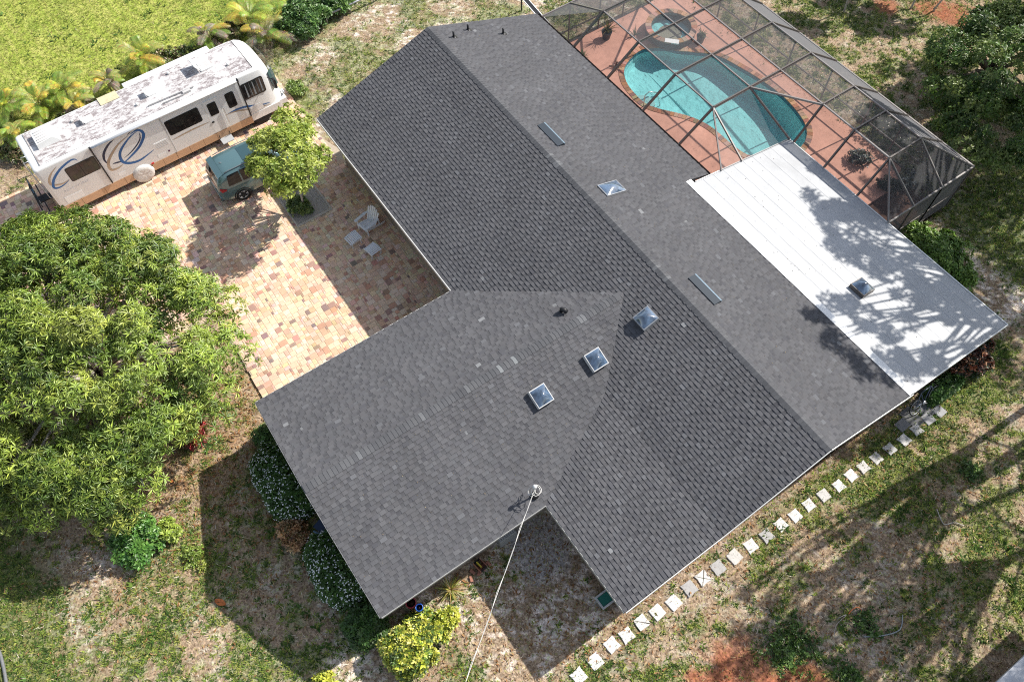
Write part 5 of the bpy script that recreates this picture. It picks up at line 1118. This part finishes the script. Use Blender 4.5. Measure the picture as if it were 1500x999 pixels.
# pale pipe along the neighbour's boundary
f = empty('boundary_fence', G(500, 15, 0), 0, 'low pale rail fence along the neighbouring lawn at the top left', 'fence'); fo_ = Vector(f.location)
a, b = G(447, 38, .5), G(545, -8, .5); mb = MB(); mb.tube([a, a.lerp(b, .3)], .06, 8); par(mb, 'rail', mat('blue_grey_metal', (.30, .34, .38), rough=.5), f, fo_)
mb = MB(); mb.tube([a.lerp(b, .3), b + (b - a) * .2], .05, 8); par(mb, 'rail', mat('galvanised_steel'), f, fo_)
for t in (0, .3, .65, 1): q = a.lerp(b, t); mb = MB(); mb.tube([(q.x, q.y, 0), (q.x, q.y, .5)], .035, 8); par(mb, 'post', mat('galvanised_steel'), f, fo_)
a, b = G(764, -6, .9), G(806, 42, .9); f = empty('side_gate', a.lerp(b, .5) * 1, 0, 'dark slim gate with two pale rails between the house corner and the cage', 'gate'); fo_ = Vector(f.location)
d_ = (b - a).normalized(); sd_ = Vector((-d_.y, d_.x, 0)) * .13
mb = MB(); mb.bar(a, b + d_ * .6, .26, .05); par(mb, 'panel', black, f, fo_)
for s in (-1, 1): mb = MB(); mb.bar(a + sd_ * s + Vector((0, 0, .03)), b + d_ * .6 + sd_ * s + Vector((0, 0, .03)), .035); par(mb, 'rail', white, f, fo_)
for q in (a, b): mb = MB(); mb.bar((q.x, q.y, 0), (q.x, q.y, .9), .06); par(mb, 'post', black, f, fo_)
# neighbour building at the lower right corner
nb = empty('neighbour_shed', (33.5, 8, 0), 0, 'pale grey roofed shed cut off by the bottom right corner', 'shed'); off = Vector((33.5, 8, 0))
mb = MB(); mb.box(32.15, 36, 4, 14, 0, 2.2); par(mb, 'wall', stucco, nb, off)
mb = MB(); c0 = G(1455, 1003, 2.3); c1 = G(1503, 958, 2.3); dx = (c1 - c0).normalized(); sx = Vector((dx.y, -dx.x, 0)); P = [c0 - dx * 4, c1 + dx * 4, c1 + dx * 4 + sx * 4 + Vector((0, 0, .5)), c0 - dx * 4 + sx * 4 + Vector((0, 0, .5))]
mb.add(P + [p - Vector((0, 0, .12)) for p in P], [(0, 1, 2, 3), (7, 6, 5, 4), (0, 4, 5, 1), (1, 5, 6, 2), (2, 6, 7, 3), (3, 7, 4, 0)]); par(mb, 'roof', mat('grey_roof_coating', (.42, .43, .45), rough=.8, noise=(5, .2)), nb, off)
# orange-brown dry leaf curls
for px, py, s, lab in ((323, 882, .26, 'large curled orange dry palm sheath at the shade edge left of the wing'), (272, 822, .16, 'small orange dry leaf on sunlit grass left of the wing shade'), (252, 705, .12, 'tiny orange leaf near the red pot plant')):
    p = G(px, py, .02); mb = MB(); n = 6; vs = []
    for k in range(n + 1): t = k / n - .5; w_ = s * .42 * math.cos(t * 2.6); vs += [(t * s * 1.6, w_, .02 + s * .25 * (abs(t) + .3)), (t * s * 1.6, 0, .01), (t * s * 1.6, -w_, .02 + s * .25 * (abs(t) + .3))]
    mb.add(vs, [(3 * k + j, 3 * k + 3 + j, 3 * k + 4 + j, 3 * k + 1 + j) for k in range(n) for j in (0, 1)], None, True); o = mb.build('dry_leaf', mat('dry_orange', (.50, .16, .05), rough=.8, noise=(9, .3)), None, (p.x, p.y, 0), R.uniform(0, 3), fixn=False); tag(o, lab, 'leaf')
# ================================================================== TREES AND PLANTS
def tree(name, lab, cat, base, fork, r0, specs, tmpl, cols, bm=bark, seed=0, group=None, limb_n=10, cname='crown', wob=.15, lr=.02, um=None):
    """specs: list of (center, radii, nclumps, rclump, per, leaf scale range)"""
    e = empty(name, base, 0, lab, cat, group); off = Vector(base); rs = np.random.RandomState(seed); T = []; PP = []; NN_ = []; SS = []; CCs = []
    for (c, r, nc, rc, per, sc_) in specs:
        P, Nn, K, CCn = clumps(c, r, nc, rc, per, seed + 1); base_c = palette(cols, nc, rs, .18)
        PP.append(P); NN_.append(Nn); SS.append(rs.uniform(*sc_, len(P))); CCs.append(base_c[K] * .5 + palette(cols, len(P), rs, .15) * .5); T += list(CCn)
        seed += 3
    P = np.vstack(PP) - np.array(off); 
    o = scatter(cname, tmpl, P, np.vstack(NN_), np.concatenate(SS), np.vstack(CCs), um or leafm, e, cj=.3); o['kind'] = 'stuff'
    if r0:
        rs.shuffle(T); mb = limbs(MB(), (0, 0, 0), Vector(fork) - off, [Vector(t) - off for t in T[:limb_n]], r0, lr, wob, seed); mb.build('trunk', bm, e)
    return e
mango_t = [whorl(13, 1, .17, -35, 45, seed=s, bend=.30) for s in range(6)]
round_t = [whorl(8, 1, .42, -25, 60, seed=20 + s, bend=.15) for s in range(5)]
small_t = [whorl(6, 1, .5, -10, 70, seed=40 + s, bend=.1) for s in range(5)]
MG = [(.20, .30, .04), (.27, .37, .05), (.38, .46, .075), (.09, .155, .025), (.43, .46, .09), (.07, .125, .02), (.14, .22, .035), (.30, .40, .06), (.10, .17, .03)]
mango = tree('mango_tree', 'broad mango tree with long drooping leaves filling the left side', 'tree', (5.6, -12.6, 0), (5.6, -12.5, 1.7), .24,
     [((5.5, -12.7, 3.0), (6.15, 5.6, 3.15), 195, .85, 64, (.17, .28)), ((5.5, -12.7, 2.6), (4.6, 4.0, 2.3), 45, .8, 30, (.2, .32))], mango_t, MG, barkpale, 5, limb_n=90, um=mangom)
# flower spikes of the mango
ct = tree('citrus_tree', 'small bright green leafy tree in the square bed beside the parked car', 'tree', (1.45, -2.2, 0), (1.45, -2.1, 1.1), .06,
     [((1.75, -2.2, 3.2), (1.8, 1.5, .95), 74, .36, 20, (.13, .21)), ((.15, -1.0, 3.2), (1.2, .6, .6), 12, .3, 22, (.12, .19)), ((.4, -2.7, 2.9), (.8, .6, .5), 10, .3, 24, (.12, .2)), ((1.6, -2.0, 3.4), (.9, .8, .5), 8, .4, 22, (.12, .2)), ((2.1, -2.9, 2.2), (.6, .4, .3), 6, .3, 22, (.12, .2))], round_t,
     [(.32, .40, .06), (.42, .48, .09), (.22, .31, .045), (.50, .54, .14)], barkpale, 31, limb_n=26, lr=.008)
HC = [(.06, .14, .03), (.085, .18, .04), (.12, .22, .05), (.045, .10, .025)]
def box_shrub(name, lab, cat, x0, x1, y0, y1, h, n, cols, sc_=(.07, .12), seed=0, flowers=0, group=None, tm=small_t, part='foliage', sup=3.2, dens=None):
    rs = np.random.RandomState(seed); cx, cy = (x0 + x1) / 2, (y0 + y1) / 2; e = empty(name, (cx, cy, 0), 0, lab, cat, group)
    if sup < 3:
        a_, b_ = (x1 - x0) / 2, (y1 - y0) / 2; g = min(a_, b_)
        if h < .35:
            n = int(n * .6); P = rs.normal(size=(n, 3)) * [a_ * .62, b_ * .62, 0]; P[:, 2] = rs.uniform(.0, h, n) * np.exp(-(P[:, 0] / a_) ** 2 - (P[:, 1] / b_) ** 2); Nn = rs.normal(size=(n, 3)) * .4 + [0, 0, 1]
        else:
            nc = 44; P, Nn, K, _ = clumps((0, 0, h * .42), (a_ * .88, b_ * .88, h * .45), nc, g * .29, n / nc * 1.15, seed, (.3, 1.1), -.5); P[:, 2] = np.clip(P[:, 2], .02, None)
        o = scatter(part, tm, P, Nn, rs.uniform(*sc_, len(P)), palette(cols, len(P), rs, .4), mangom, e); o['kind'] = 'stuff'
        mb = MB(); r = random.Random(seed)
        for k in range(5): mb.tube([(r.uniform(-.05, .05), r.uniform(-.05, .05), 0), (r.uniform(-.3, .3) * (x1 - x0), r.uniform(-.3, .3) * (y1 - y0), h * .75)], [.02, .008], 5)
        mb.build('stem', bark, e); return e
    q = rs.normal(size=(n, 3)); q[:, 2] = np.abs(q[:, 2]); q /= (np.abs(q) ** sup).sum(1, keepdims=True) ** (1 / sup)
    lump = 1 + .16 * (fbm(q[:, 0] * 3 + seed, q[:, 1] * 3 + q[:, 2] * 2, 1.3, seed) - .5) * 2
    P = q * np.array([(x1 - x0) / 2, (y1 - y0) / 2, h]) * lump[:, None] * rs.uniform(.80, 1.03, (n, 1)); Nn = q + [0, 0, .6]
    o = scatter(part, tm, P, Nn, rs.uniform(*sc_, n), palette(cols, n, rs, .2), leafm, e); o['kind'] = 'stuff'
    mb = MB(); r = random.Random(seed)
    for k in range(5): mb.tube([(r.uniform(-.1, .1), r.uniform(-.1, .1), 0), (r.uniform(-.3, .3) * (x1 - x0), r.uniform(-.3, .3) * (y1 - y0), h * .75)], [.02, .008], 5)
    mb.build('stem', bark, e)
    if flowers:
        f = rs.normal(size=(flowers, 3)); f[:, 2] = np.abs(f[:, 2]); f /= (np.abs(f) ** sup).sum(1, keepdims=True) ** (1 / sup); f = f[(f[:, 2] > .15)]
        # the outer side carries more blossom than the wall side
        f = f[rs.rand(len(f)) < np.where(f[:, 1] < .1, 1, .55)]
        fm = mat('blossom', (.93, .93, .94), rough=.6, translucent=.15)
        lump = 1 + .16 * (fbm(f[:, 0] * 3 + seed, f[:, 1] * 3 + f[:, 2] * 2, 1.3, seed) - .5) * 2
        o = scatter('blossoms', [whorl(5, 1, .75, 5, 35, seed=70 + s, bend=0) for s in range(3)], f * np.array([(x1 - x0) / 2, (y1 - y0) / 2, h]) * lump[:, None] * 1.05, f + [0, 0, .5], rs.uniform(.026, .042, len(f)), np.ones((len(f), 3)) * .94, fm, e); o['kind'] = 'stuff'
    return e
box_shrub('flowering_hedge', 'clipped green hedge dotted with white blossom, the one nearer the drive', 'hedge', 11.3, 14.35, -9.6, -7.75, 1.3, 5600, HC, seed=3, flowers=900, group='flowering hedges along the wing')
box_shrub('flowering_hedge', 'clipped green hedge dotted with white blossom, the one nearer the yellow bush', 'hedge', 15.35, 18.1, -9.45, -7.65, 1.3, 5000, HC, seed=4, flowers=760, group='flowering hedges along the wing')
box_shrub('dark_shrub', 'dark leafy shrub at the roof corner below the sunlit mound of soil', 'shrub', 10.5, 11.4, -8.9, -8.05, .9, 500, HC + [(.16, .2, .06)], (.1, .17), seed=8)
box_shrub('brown_shrub', 'shrub with dry brown leaves between the two flowering hedges', 'shrub', 14.15, 15.35, -9.75, -8.85, .8, 620, [(.42, .22, .10), (.55, .32, .15), (.25, .12, .06), (.60, .42, .22), (.12, .10, .03)], (.12, .19), seed=9, sup=2.2)
box_shrub('low_plant', 'dark low green plant below the roof corner beside the yellow bush', 'shrub', 18.2, 19.5, -9.4, -8.1, .8, 1300, HC + [(.09, .14, .05)], (.09, .16), seed=12)
box_shrub('yellow_bush', 'rounded bush of yellow green leaves by the lower roof corner', 'bush', 19.45, 21.15, -8.9, -6.55, 1.2, 3300, [(.42, .46, .05), (.52, .52, .08), (.30, .38, .05), (.62, .58, .14), (.12, .20, .04), (.08, .13, .03)], (.12, .2), seed=13, sup=2.2)
box_shrub('yellow_bush_sprig', 'yellow green sprig of bush rising toward the wing wall', 'bush', 19.95, 20.65, -6.9, -6.0, 1.2, 420, [(.42, .46, .05), (.52, .52, .08), (.30, .38, .05)], (.10, .16), seed=14, sup=2.0)
box_shrub('green_bush', 'dense green bush in dappled shade below the mango tree', 'bush', 10.8, 12.7, -14.7, -13.1, .9, 1500, [(.06, .16, .03), (.09, .21, .04), (.13, .26, .05)], (.11, .19), seed=15, sup=2.2)
box_shrub('lime_sprig', 'lime green sprig on the sunny side of the green bush', 'bush', 11.6, 12.5, -13.3, -12.5, .5, 420, [(.24, .33, .05), (.32, .40, .07)], (.09, .15), seed=16, sup=2.0)
box_shrub('weed_clump', 'small yellow green weed clump on bare ground left of the shade', 'weed', 13.0, 13.6, -12.9, -12.25, .3, 190, [(.24, .31, .06), (.16, .24, .04)], (.08, .13), seed=17, sup=2)
box_shrub('small_weed', 'tiny weed tuft just below the yellow green clump', 'weed', 13.65, 14.0, -12.6, -12.25, .22, 90, [(.30, .34, .07)], (.07, .11), seed=18, sup=2)
box_shrub('yellow_sprig', 'yellow plant cut off by the bottom edge, left of the bush', 'plant', 19.3, 20.2, -11.2, -10.3, .7, 300, [(.50, .50, .06), (.38, .44, .06)], (.09, .15), seed=19, sup=2)
box_shrub('croton_bush', 'bush with dark and coppery red leaves at the patio roof corner', 'bush', 22.75, 24.25, 14.5, 16.6, 1.2, 1500, [(.04, .035, .02), (.10, .035, .02), (.30, .09, .04), (.03, .06, .02), (.42, .22, .12), (.05, .03, .025)], (.12, .2), seed=20, sup=2.2)
box_shrub('fern_bed', 'green fern like plants along the gable below the patio roof corner', 'fern', 23.55, 24.2, 12.9, 14.9, .5, 700, HC, (.1, .17), seed=21)
box_shrub('foundation_hedge', 'low leafy green hedge beyond the patio roof and screen cage', 'hedge', 18.05, 21.3, 16.4, 19.6, .7, 3600, [(.12, .22, .04), (.18, .30, .06), (.25, .36, .08)], (.12, .2), seed=22, sup=2.4)
box_shrub('side_hedge', 'low leafy hedge running along the white roof edge', 'hedge', 20.2, 22.9, 16.25, 17.3, .6, 1600, [(.06, .12, .03), (.09, .17, .035)], (.10, .16), seed=23)
box_shrub('lawn_weed', 'bushy green weed at the corner of the paved drive', 'weed', -5.8, -4.7, .45, 1.3, .4, 500, [(.16, .24, .05), (.22, .30, .07)], (.09, .15), seed=24, sup=2.2)
box_shrub('bed_plants', 'low leafy plants in the gravel bed under the small tree', 'plant', .9, 2.1, -2.85, -1.9, .38, 420, [(.09, .15, .04), (.14, .20, .05), (.20, .24, .08)], (.10, .18), seed=25, sup=2.2)
p = G(280, 632, .5); box_shrub('red_plant', 'red leaved plant in the black pot beside the mango tree', 'plant', p.x - .42, p.x + .42, p.y - .4, p.y + .4, .65, 150, [(.45, .05, .04), (.30, .04, .04), (.14, .12, .03)], (.2, .34), seed=26, sup=2, tm=mango_t)
for (px, py, s, lab) in ((1143, 952, .55, 'dark green weed patch at the rim of the red soil'), (1170, 935, .6, 'ring of dark weeds right of the red soil'), (1270, 915, .42, 'dark green tuft in front of the orange hose'), (1240, 985, .4, 'green weed cluster at the bottom edge, right of the red soil'), (1420, 690, .35, 'bright green weed between trunk shadows at right')):
    p = G(px, py, 0); box_shrub('weed_patch', lab, 'weed', p.x - s, p.x + s, p.y - s * .8, p.y + s * .8, .18, int(420 * s), [(.08, .15, .03), (.13, .21, .05), (.05, .10, .025)], (.08, .16), seed=int(px), sup=2)
# ---- bamboo-like spiky plant
def spiky(name, lab, loc, n, L, cols, seed, pot_=None, lo=20, hi=80, wd=.035, cat='plant', group=None):
    e = empty(name, loc, 0, lab, cat, group); r = random.Random(seed); mb = MB()
    for k in range(n):
        a = r.uniform(0, 6.28); el = rad(r.uniform(lo, hi)); l = L * r.uniform(.6, 1.1); d = Vector((math.cos(a) * math.cos(el), math.sin(a) * math.cos(el), math.sin(el))); sd_ = Vector((-math.sin(a), math.cos(a), 0)); P = []
        for j in range(5): t = j / 4; P.append(d * l * t - Vector((0, 0, 1)) * l * .55 * t * t * math.cos(el))
        vs = []
        for j, q in enumerate(P): w_ = wd * (1 - (j / 4) ** 2) * (.6 if j == 0 else 1) + .002; vs += [q + sd_ * w_ / 2, q - sd_ * w_ / 2]
        mb.add(vs, [(2 * j, 2 * j + 1, 2 * j + 3, 2 * j + 2) for j in range(4)], tuple(v * r.uniform(.8, 1.2) for v in r.choice(cols)))
    mb.v = [(x, y, z + (pot_ or 0)) for x, y, z in mb.v]; o = mb.build('leaves', leafm, e, fixn=False); o['kind'] = 'stuff'; return e
p = G(660, 862, .2); spiky('spiky_plant', 'yellow striped spiky plant in the sun beside the wing wall', (p.x, p.y, 0), 80, .72, [(.50, .42, .12), (.36, .36, .10), (.55, .50, .25)], 3, lo=15, hi=75)
p = G(728, 795, .2); spiky('dry_grass_plant', 'dull brown grassy plant in shade by the wing wall', (p.x - .9, p.y - .5, 0), 50, .5, [(.20, .15, .11), (.14, .11, .08)], 4)
# cage plants
p = G(1030, 62, 0); pot('planter_pot', (3.62, 19.3, .03), .22, .42, mat('dark_grey_pot', (.06, .06, .065), rough=.6), 'dark round pot on the deck between the spa and outer screen wall')
spiky('potted_palm', 'spiky small palm in the dark pot right of the spa', (3.62, 19.3, .45), 34, .55, [(.10, .14, .05), (.16, .19, .08)], 6, lo=10, hi=75)
pot('planter_pot', (.62, 15.6, .03), .26, .45, mat('dark_grey_pot'), 'large dark pot in the shaded corner of the cage near the house')
spiky('potted_palm', 'tall dark potted palm in the shaded cage corner', (.62, 15.6, .48), 40, 1.0, [(.05, .08, .03), (.12, .13, .04), (.25, .2, .04)], 7, lo=30, hi=85)
spiky('deck_plant', 'arching green leaved plant low in the cage corner by the house', (1.15, 13.6, .03), 70, .7, [(.06, .14, .04), (.10, .2, .05)], 8, lo=10, hi=80)
spiky('spa_plant', 'thin spiky plant on the house side of the spa', (1.3, 16.9, .03), 26, .7, [(.08, .11, .05)], 9, lo=30, hi=85)
spiky('twiggy_plant', 'red brown twiggy plant between spa and house eave', (2.6, 14.7, .03), 40, .5, [(.25, .10, .07), (.15, .10, .06)], 10, lo=20, hi=80)
for i, (px, py) in enumerate(((1262, 230), (1300, 270), (1335, 262), (1360, 250), (1380, 236))):
    p = G(px, py, .3); box_shrub('cage_shrub', ('twiggy pale shrub inside the cage end, first from the white roof', 'low tangled shrub inside the cage close to the white roof edge', 'silvery leaved shrub in the middle of the cage end', 'dark shrub inside the cage under the hip beam', 'dark shrub filling the outer cage corner')[i], 'shrub', p.x - .5, p.x + .5, p.y - .5, p.y + .5, .55, 260, [(.06, .09, .04), (.30, .32, .30), (.12, .10, .07)] if i in (0, 2) else [(.03, .05, .02), (.08, .07, .05)], (.08, .14), seed=60 + i, sup=2)
# ---- areca palms beside the motorhome
def palm(lab, loc, n, L, cols, seed, rise=50):
    e = empty('areca_palm', loc, 0, lab, 'palm', 'palms between the motorhome and the lawn'); r = random.Random(seed)
    mb = MB()
    for k in range(5): mb.tube([(r.uniform(-.2, .2), r.uniform(-.2, .2), 0), (r.uniform(-.3, .3), r.uniform(-.3, .3), .9)], [.045, .03], 6)
    mb.build('trunk', mat('palm_stem', (.30, .30, .12), rough=.6), e)
    for k in range(n):
        a = k * 2.4 + r.uniform(-.3, .3); el = rad(r.uniform(rise - 25, rise + 25)); l = L * r.uniform(.75, 1.15); h = Vector((math.cos(a), math.sin(a), 0)); base = Vector((r.uniform(-.2, .2), r.uniform(-.2, .2), r.uniform(.5, .95))); pts = []
        dead = r.random() < .16
        if dead: el = rad(r.uniform(-20, 15))
        for j in range(11): t = j / 10; pts.append(base + h * l * t * math.cos(el) + Vector((0, 0, l * (t * math.sin(el) - .55 * t * t))))
        c = r.choice(cols) if not dead else (.30, .24, .17); mb = MB(); mb.tube(pts[::2], [.014, .012, .010, .008, .006, .004], 4, c, cap=False)
        sd_ = Vector((-h.y, h.x, 0))
        for j in range(2, 30):
            t = j / 30; i0 = min(int(t * 10), 9); q = pts[i0].lerp(pts[i0 + 1], t * 10 - i0); dirn = (pts[i0 + 1] - pts[i0]).normalized(); ll = .36 * L / 1.6 * math.sin(math.pi * (t * .85 + .12)) ** .6
            for s in (-1, 1):
                d = (sd_ * s * .85 + dirn * .55 + Vector((0, 0, .12))).normalized(); tip = q + d * ll - Vector((0, 0, ll * .3)); m_ = q + d * ll * .5; w_ = dirn * .0105
                cc = tuple(v * r.uniform(.75, 1.25) for v in c); mb.add([q - w_, q + w_, m_ + w_ * 1.4, tip, m_ - w_ * 1.4], [(0, 1, 2, 4), (4, 2, 3)], cc)
        mb.build('frond', leafm, e, fixn=False)
PC = [(.44, .52, .07), (.56, .56, .08), (.30, .42, .07), (.60, .46, .08), (.36, .38, .10), (.20, .30, .05), (.26, .36, .06)]
PLM = [((4, 150), 1.0, 'areca palm with orange stems at the left edge of the frame'), ((18, 192), .85, 'drooping areca palm at the rear corner of the motorhome'), ((52, 145), 1.05, 'second areca palm from the left, bushy and yellow green'), ((88, 128), 1.05, 'areca palm with golden fronds beside the rear air conditioner'),
       ((110, 148), .8, 'short areca palm almost hidden by the motorhome roof'), ((155, 112), .8, 'brownish ragged palm before the bright tall one'), ((205, 78), 1.1, 'brightest yellow green palm at mid length of the motorhome'), ((300, 45), .95, 'loose brownish areca palm near the front of the motorhome'), ((365, 20), 1.15, 'tall golden areca palm left of the dry one'), ((385, 45), 1.2, 'areca palm with grey drooping dead fronds at the motorhome front'), ((425, 6), 1.0, 'areca palm beside the dark shrubs at the top edge')]
for i, ((px, py), s, lab) in enumerate(PLM):
    p = G(px, py, 1.0); palm(lab, (p.x, p.y, 0), 20 if s > .9 else 15, 1.5 * s, PC if i not in (5, 7, 9) else PC[2:] + [(.30, .24, .17), (.34, .29, .22)], 100 + i, 45)
p = G(448, 22, .8); box_shrub('dense_shrub', 'dense dark green shrub behind the pale rail at the top', 'shrub', p.x - 1.2, p.x + 1.1, p.y - 1.7, p.y + 1.3, 1.3, 2600, [(.06, .13, .03), (.09, .18, .045), (.14, .24, .06)], (.14, .24), seed=30, sup=2.3)
p = G(478, 2, .6); box_shrub('dense_shrub', 'green shrub at the top edge beyond the pale rail', 'shrub', p.x - 1.0, p.x + .8, p.y - .8, p.y + 1.8, 1.1, 1500, [(.06, .13, .03), (.14, .24, .06)], (.14, .22), seed=31, sup=2.3)
# undergrowth along the palms
for i, ((px, py), a, b) in enumerate((((30, 215), 1.1, 1.0), ((120, 165), .9, 1.1), ((250, 90), 1.0, 1.6), ((335, 50), .8, 1.0))):
    p = G(px, py, .3); box_shrub('undergrowth', ('dark undergrowth at the rear corner of the motorhome', 'dark undergrowth between the golden palms', 'leafy undergrowth behind the slide out room', 'undergrowth between the two front palms')[i], 'undergrowth', p.x - a, p.x + a * .7, p.y - b, p.y + b, .5, 700, [(.08, .12, .03), (.14, .17, .05), (.20, .15, .08)], (.12, .22), seed=33 + i, sup=2.2)
# ---- trees on the right; their shade falls across the patio roof and the grass
DG = [(.055, .095, .022), (.08, .13, .03), (.11, .16, .04), (.14, .17, .05)]
oak_t = [whorl(7, 1, .38, -20, 60, seed=90 + s, bend=.15) for s in range(5)]
tree('shade_tree', 'tall leafy tree at the right edge, its crown beyond the hedge', 'tree', (24.6, 24.5, 0), (24.2, 24.5, 5.2), .26,
     [((20.6, 24.6, 10.6), (3.8, 1.8, 1.2), 38, .40, 18, (.22, .34)), ((16.2, 25.9, 9.9), (3.0, 2.3, .9), 34, .38, 18, (.22, .34)), ((23.4, 22.6, 10.9), (2.4, 2.6, 1.0), 26, .4, 18, (.22, .34)),
      ((18.4, 23.4, 11.0), (2.8, 1.4, .7), 20, .42, 22, (.22, .34)), ((22.0, 19.8, 12.0), (2.4, 1.6, .8), 28, .38, 16, (.22, .34))], oak_t, DG, barkpale, 210, limb_n=95, lr=.035, wob=.25)
SLIM = 'slim trees off the right edge'
tree('slim_tree', 'bare trunked tree standing off the lower right, first of three', 'tree', (26.2, 19.2, 0), (26.6, 19.0, 5.5), .16, [((28.0, 15.0, 9.5), (2.6, 4.6, 2.4), 36, .3, 4, (.18, .3)), ((28.8, 18.4, 11.2), (2.2, 3.0, 1.2), 9, .32, 14, (.2, .3))], oak_t, DG, barkpale, 240, limb_n=76, group=SLIM, lr=.03)
tree('slim_tree', 'bare trunked tree standing off the lower right, middle of three', 'tree', (28.0, 18.2, 0), (27.5, 18.4, 8.0), .17, [((29.0, 17.0, 12), (2.4, 3.4, 1.2), 10, .35, 14, (.2, .3)), ((28.8, 13.2, 10.4), (2.2, 2.4, .9), 6, .3, 12, (.2, .3))], oak_t, DG, barkpale, 250, limb_n=40, group=SLIM, lr=.03)
tree('slim_tree', 'bare trunked tree standing off the lower right, last of three', 'tree', (30.4, 15.5, 0), (30.0, 15.8, 5.0), .17, [((29.4, 13.2, 9.0), (3.4, 4.2, 2.6), 60, .3, 4, (.18, .3)), ((30.6, 15.2, 11), (2.8, 3.4, 1.2), 12, .35, 14, (.2, .3))], oak_t, DG, barkpale, 260, limb_n=84, group=SLIM, lr=.03)
lp = G(1470, 75, 2.6)
tree('leafy_tree', 'large dense tree crown in the top right corner', 'tree', (lp.x, lp.y, 0), (lp.x, lp.y, 1.4), .22,
     [((lp.x + .3, lp.y + .3, 2.2), (2.9, 4.3, 1.6), 110, .6, 52, (.15, .25)), ((lp.x + 2.4, lp.y - 3.2, 1.5), (2.2, 2.4, 1.0), 34, .6, 40, (.15, .24))], oak_t, [(.06, .13, .022), (.10, .18, .03), (.16, .24, .045), (.26, .32, .09), (.045, .09, .02)], bark, 300, limb_n=20)
tree('tall_pine', 'tall tree beyond the top right corner shading the lawn', 'tree', (19.8, 37.5, 0), (19.6, 37.0, 5), .22, [((15.5, 36.0, 9.0), (3.0, 3.0, 1.6), 34, .7, 26, (.2, .32)), ((21.0, 32.5, 9.5), (3.4, 3.4, 1.6), 46, .7, 30, (.2, .32)), ((18.5, 35, 10.5), (2.6, 2.6, 1.2), 24, .6, 26, (.2, .32)), ((23.0, 28.5, 10), (3.2, 2.8, 1.4), 44, .6, 28, (.2, .32)), ((12.6, 35.5, 8.6), (1.8, 1.6, 1.0), 16, .5, 26, (.2, .3)), ((18.0, 30.5, 9.5), (2.2, 1.4, 1.0), 18, .5, 26, (.2, .3))], oak_t, DG, bark, 330, limb_n=30)
for i, (px, py, lab) in enumerate(((1236, 18, 'young tree with pale trunk at the top edge, left of the others'), (1335, 12, 'young tree with pale leaning trunk over the red soil, in the middle'), (1368, 16, 'young tree with pale trunk over the red soil, right of the others'), (1290, -16, 'young leafy tree at the top edge above the red soil patch'))):
    p = G(px, py, 0); tree('young_tree', lab, 'tree', (p.x, p.y, 0), (p.x - .1, p.y + .3, 1.6), .05, [((p.x - .3, p.y + .8, 2.7), (1.0, 1.0, .9), 16, .42, 26, (.16, .26))], round_t, [(.10, .17, .035), (.16, .24, .05), (.06, .10, .03)], barkpale, 400 + i * 7, limb_n=9, group='young trees along the far boundary')

for i, ((x, y), h_, ln, lab) in enumerate((((27.2, 21.5), 13, (.8, -.6), 'tall bare trunk off the right edge behind the slim trees'), ((29.4, 19.5), 12, (-1.6, -1.2), 'leaning bare trunk off the right edge, toward the house'), ((31.6, 18.0), 12, (-2.4, -.5), 'farthest right bare leaning trunk beyond the frame'))):
    e = empty('dead_tree', (x, y, 0), 0, lab, 'tree'); r = random.Random(500 + i); mb = MB(); P = [Vector((ln[0] * t + .12 * math.sin(5 * t + i), ln[1] * t + .12 * math.cos(4 * t), h_ * t)) for t in np.linspace(0, 1, 9)]; mb.tube(P, list(np.linspace(.16, .05, 9)), 8); mb.build('trunk', barkpale, e)
    for k in range(13):
        t = .3 + .05 * k; q = P[int(t * 8)].lerp(P[min(int(t * 8) + 1, 8)], t * 8 % 1); a = k * 2.4 + i; L_ = 3.6 * (1.15 - t) + .6; d = Vector((math.cos(a), math.sin(a), .45)); pts = [q + d * L_ * u + Vector((r.uniform(-.2, .2), r.uniform(-.2, .2), .25 * u * u)) * u for u in (0, .3, .6, 1)]; mb = MB(); mb.tube(pts, [.055, .042, .03, .014], 5)
        for m in range(5): u = r.uniform(.3, .95); b0 = q + d * L_ * u; mb.tube([b0, b0 + Vector((r.uniform(-.9, .9), r.uniform(-.9, .9), r.uniform(.1, .6)))], [.022, .008], 4)
        mb.build('limb', barkpale, e)
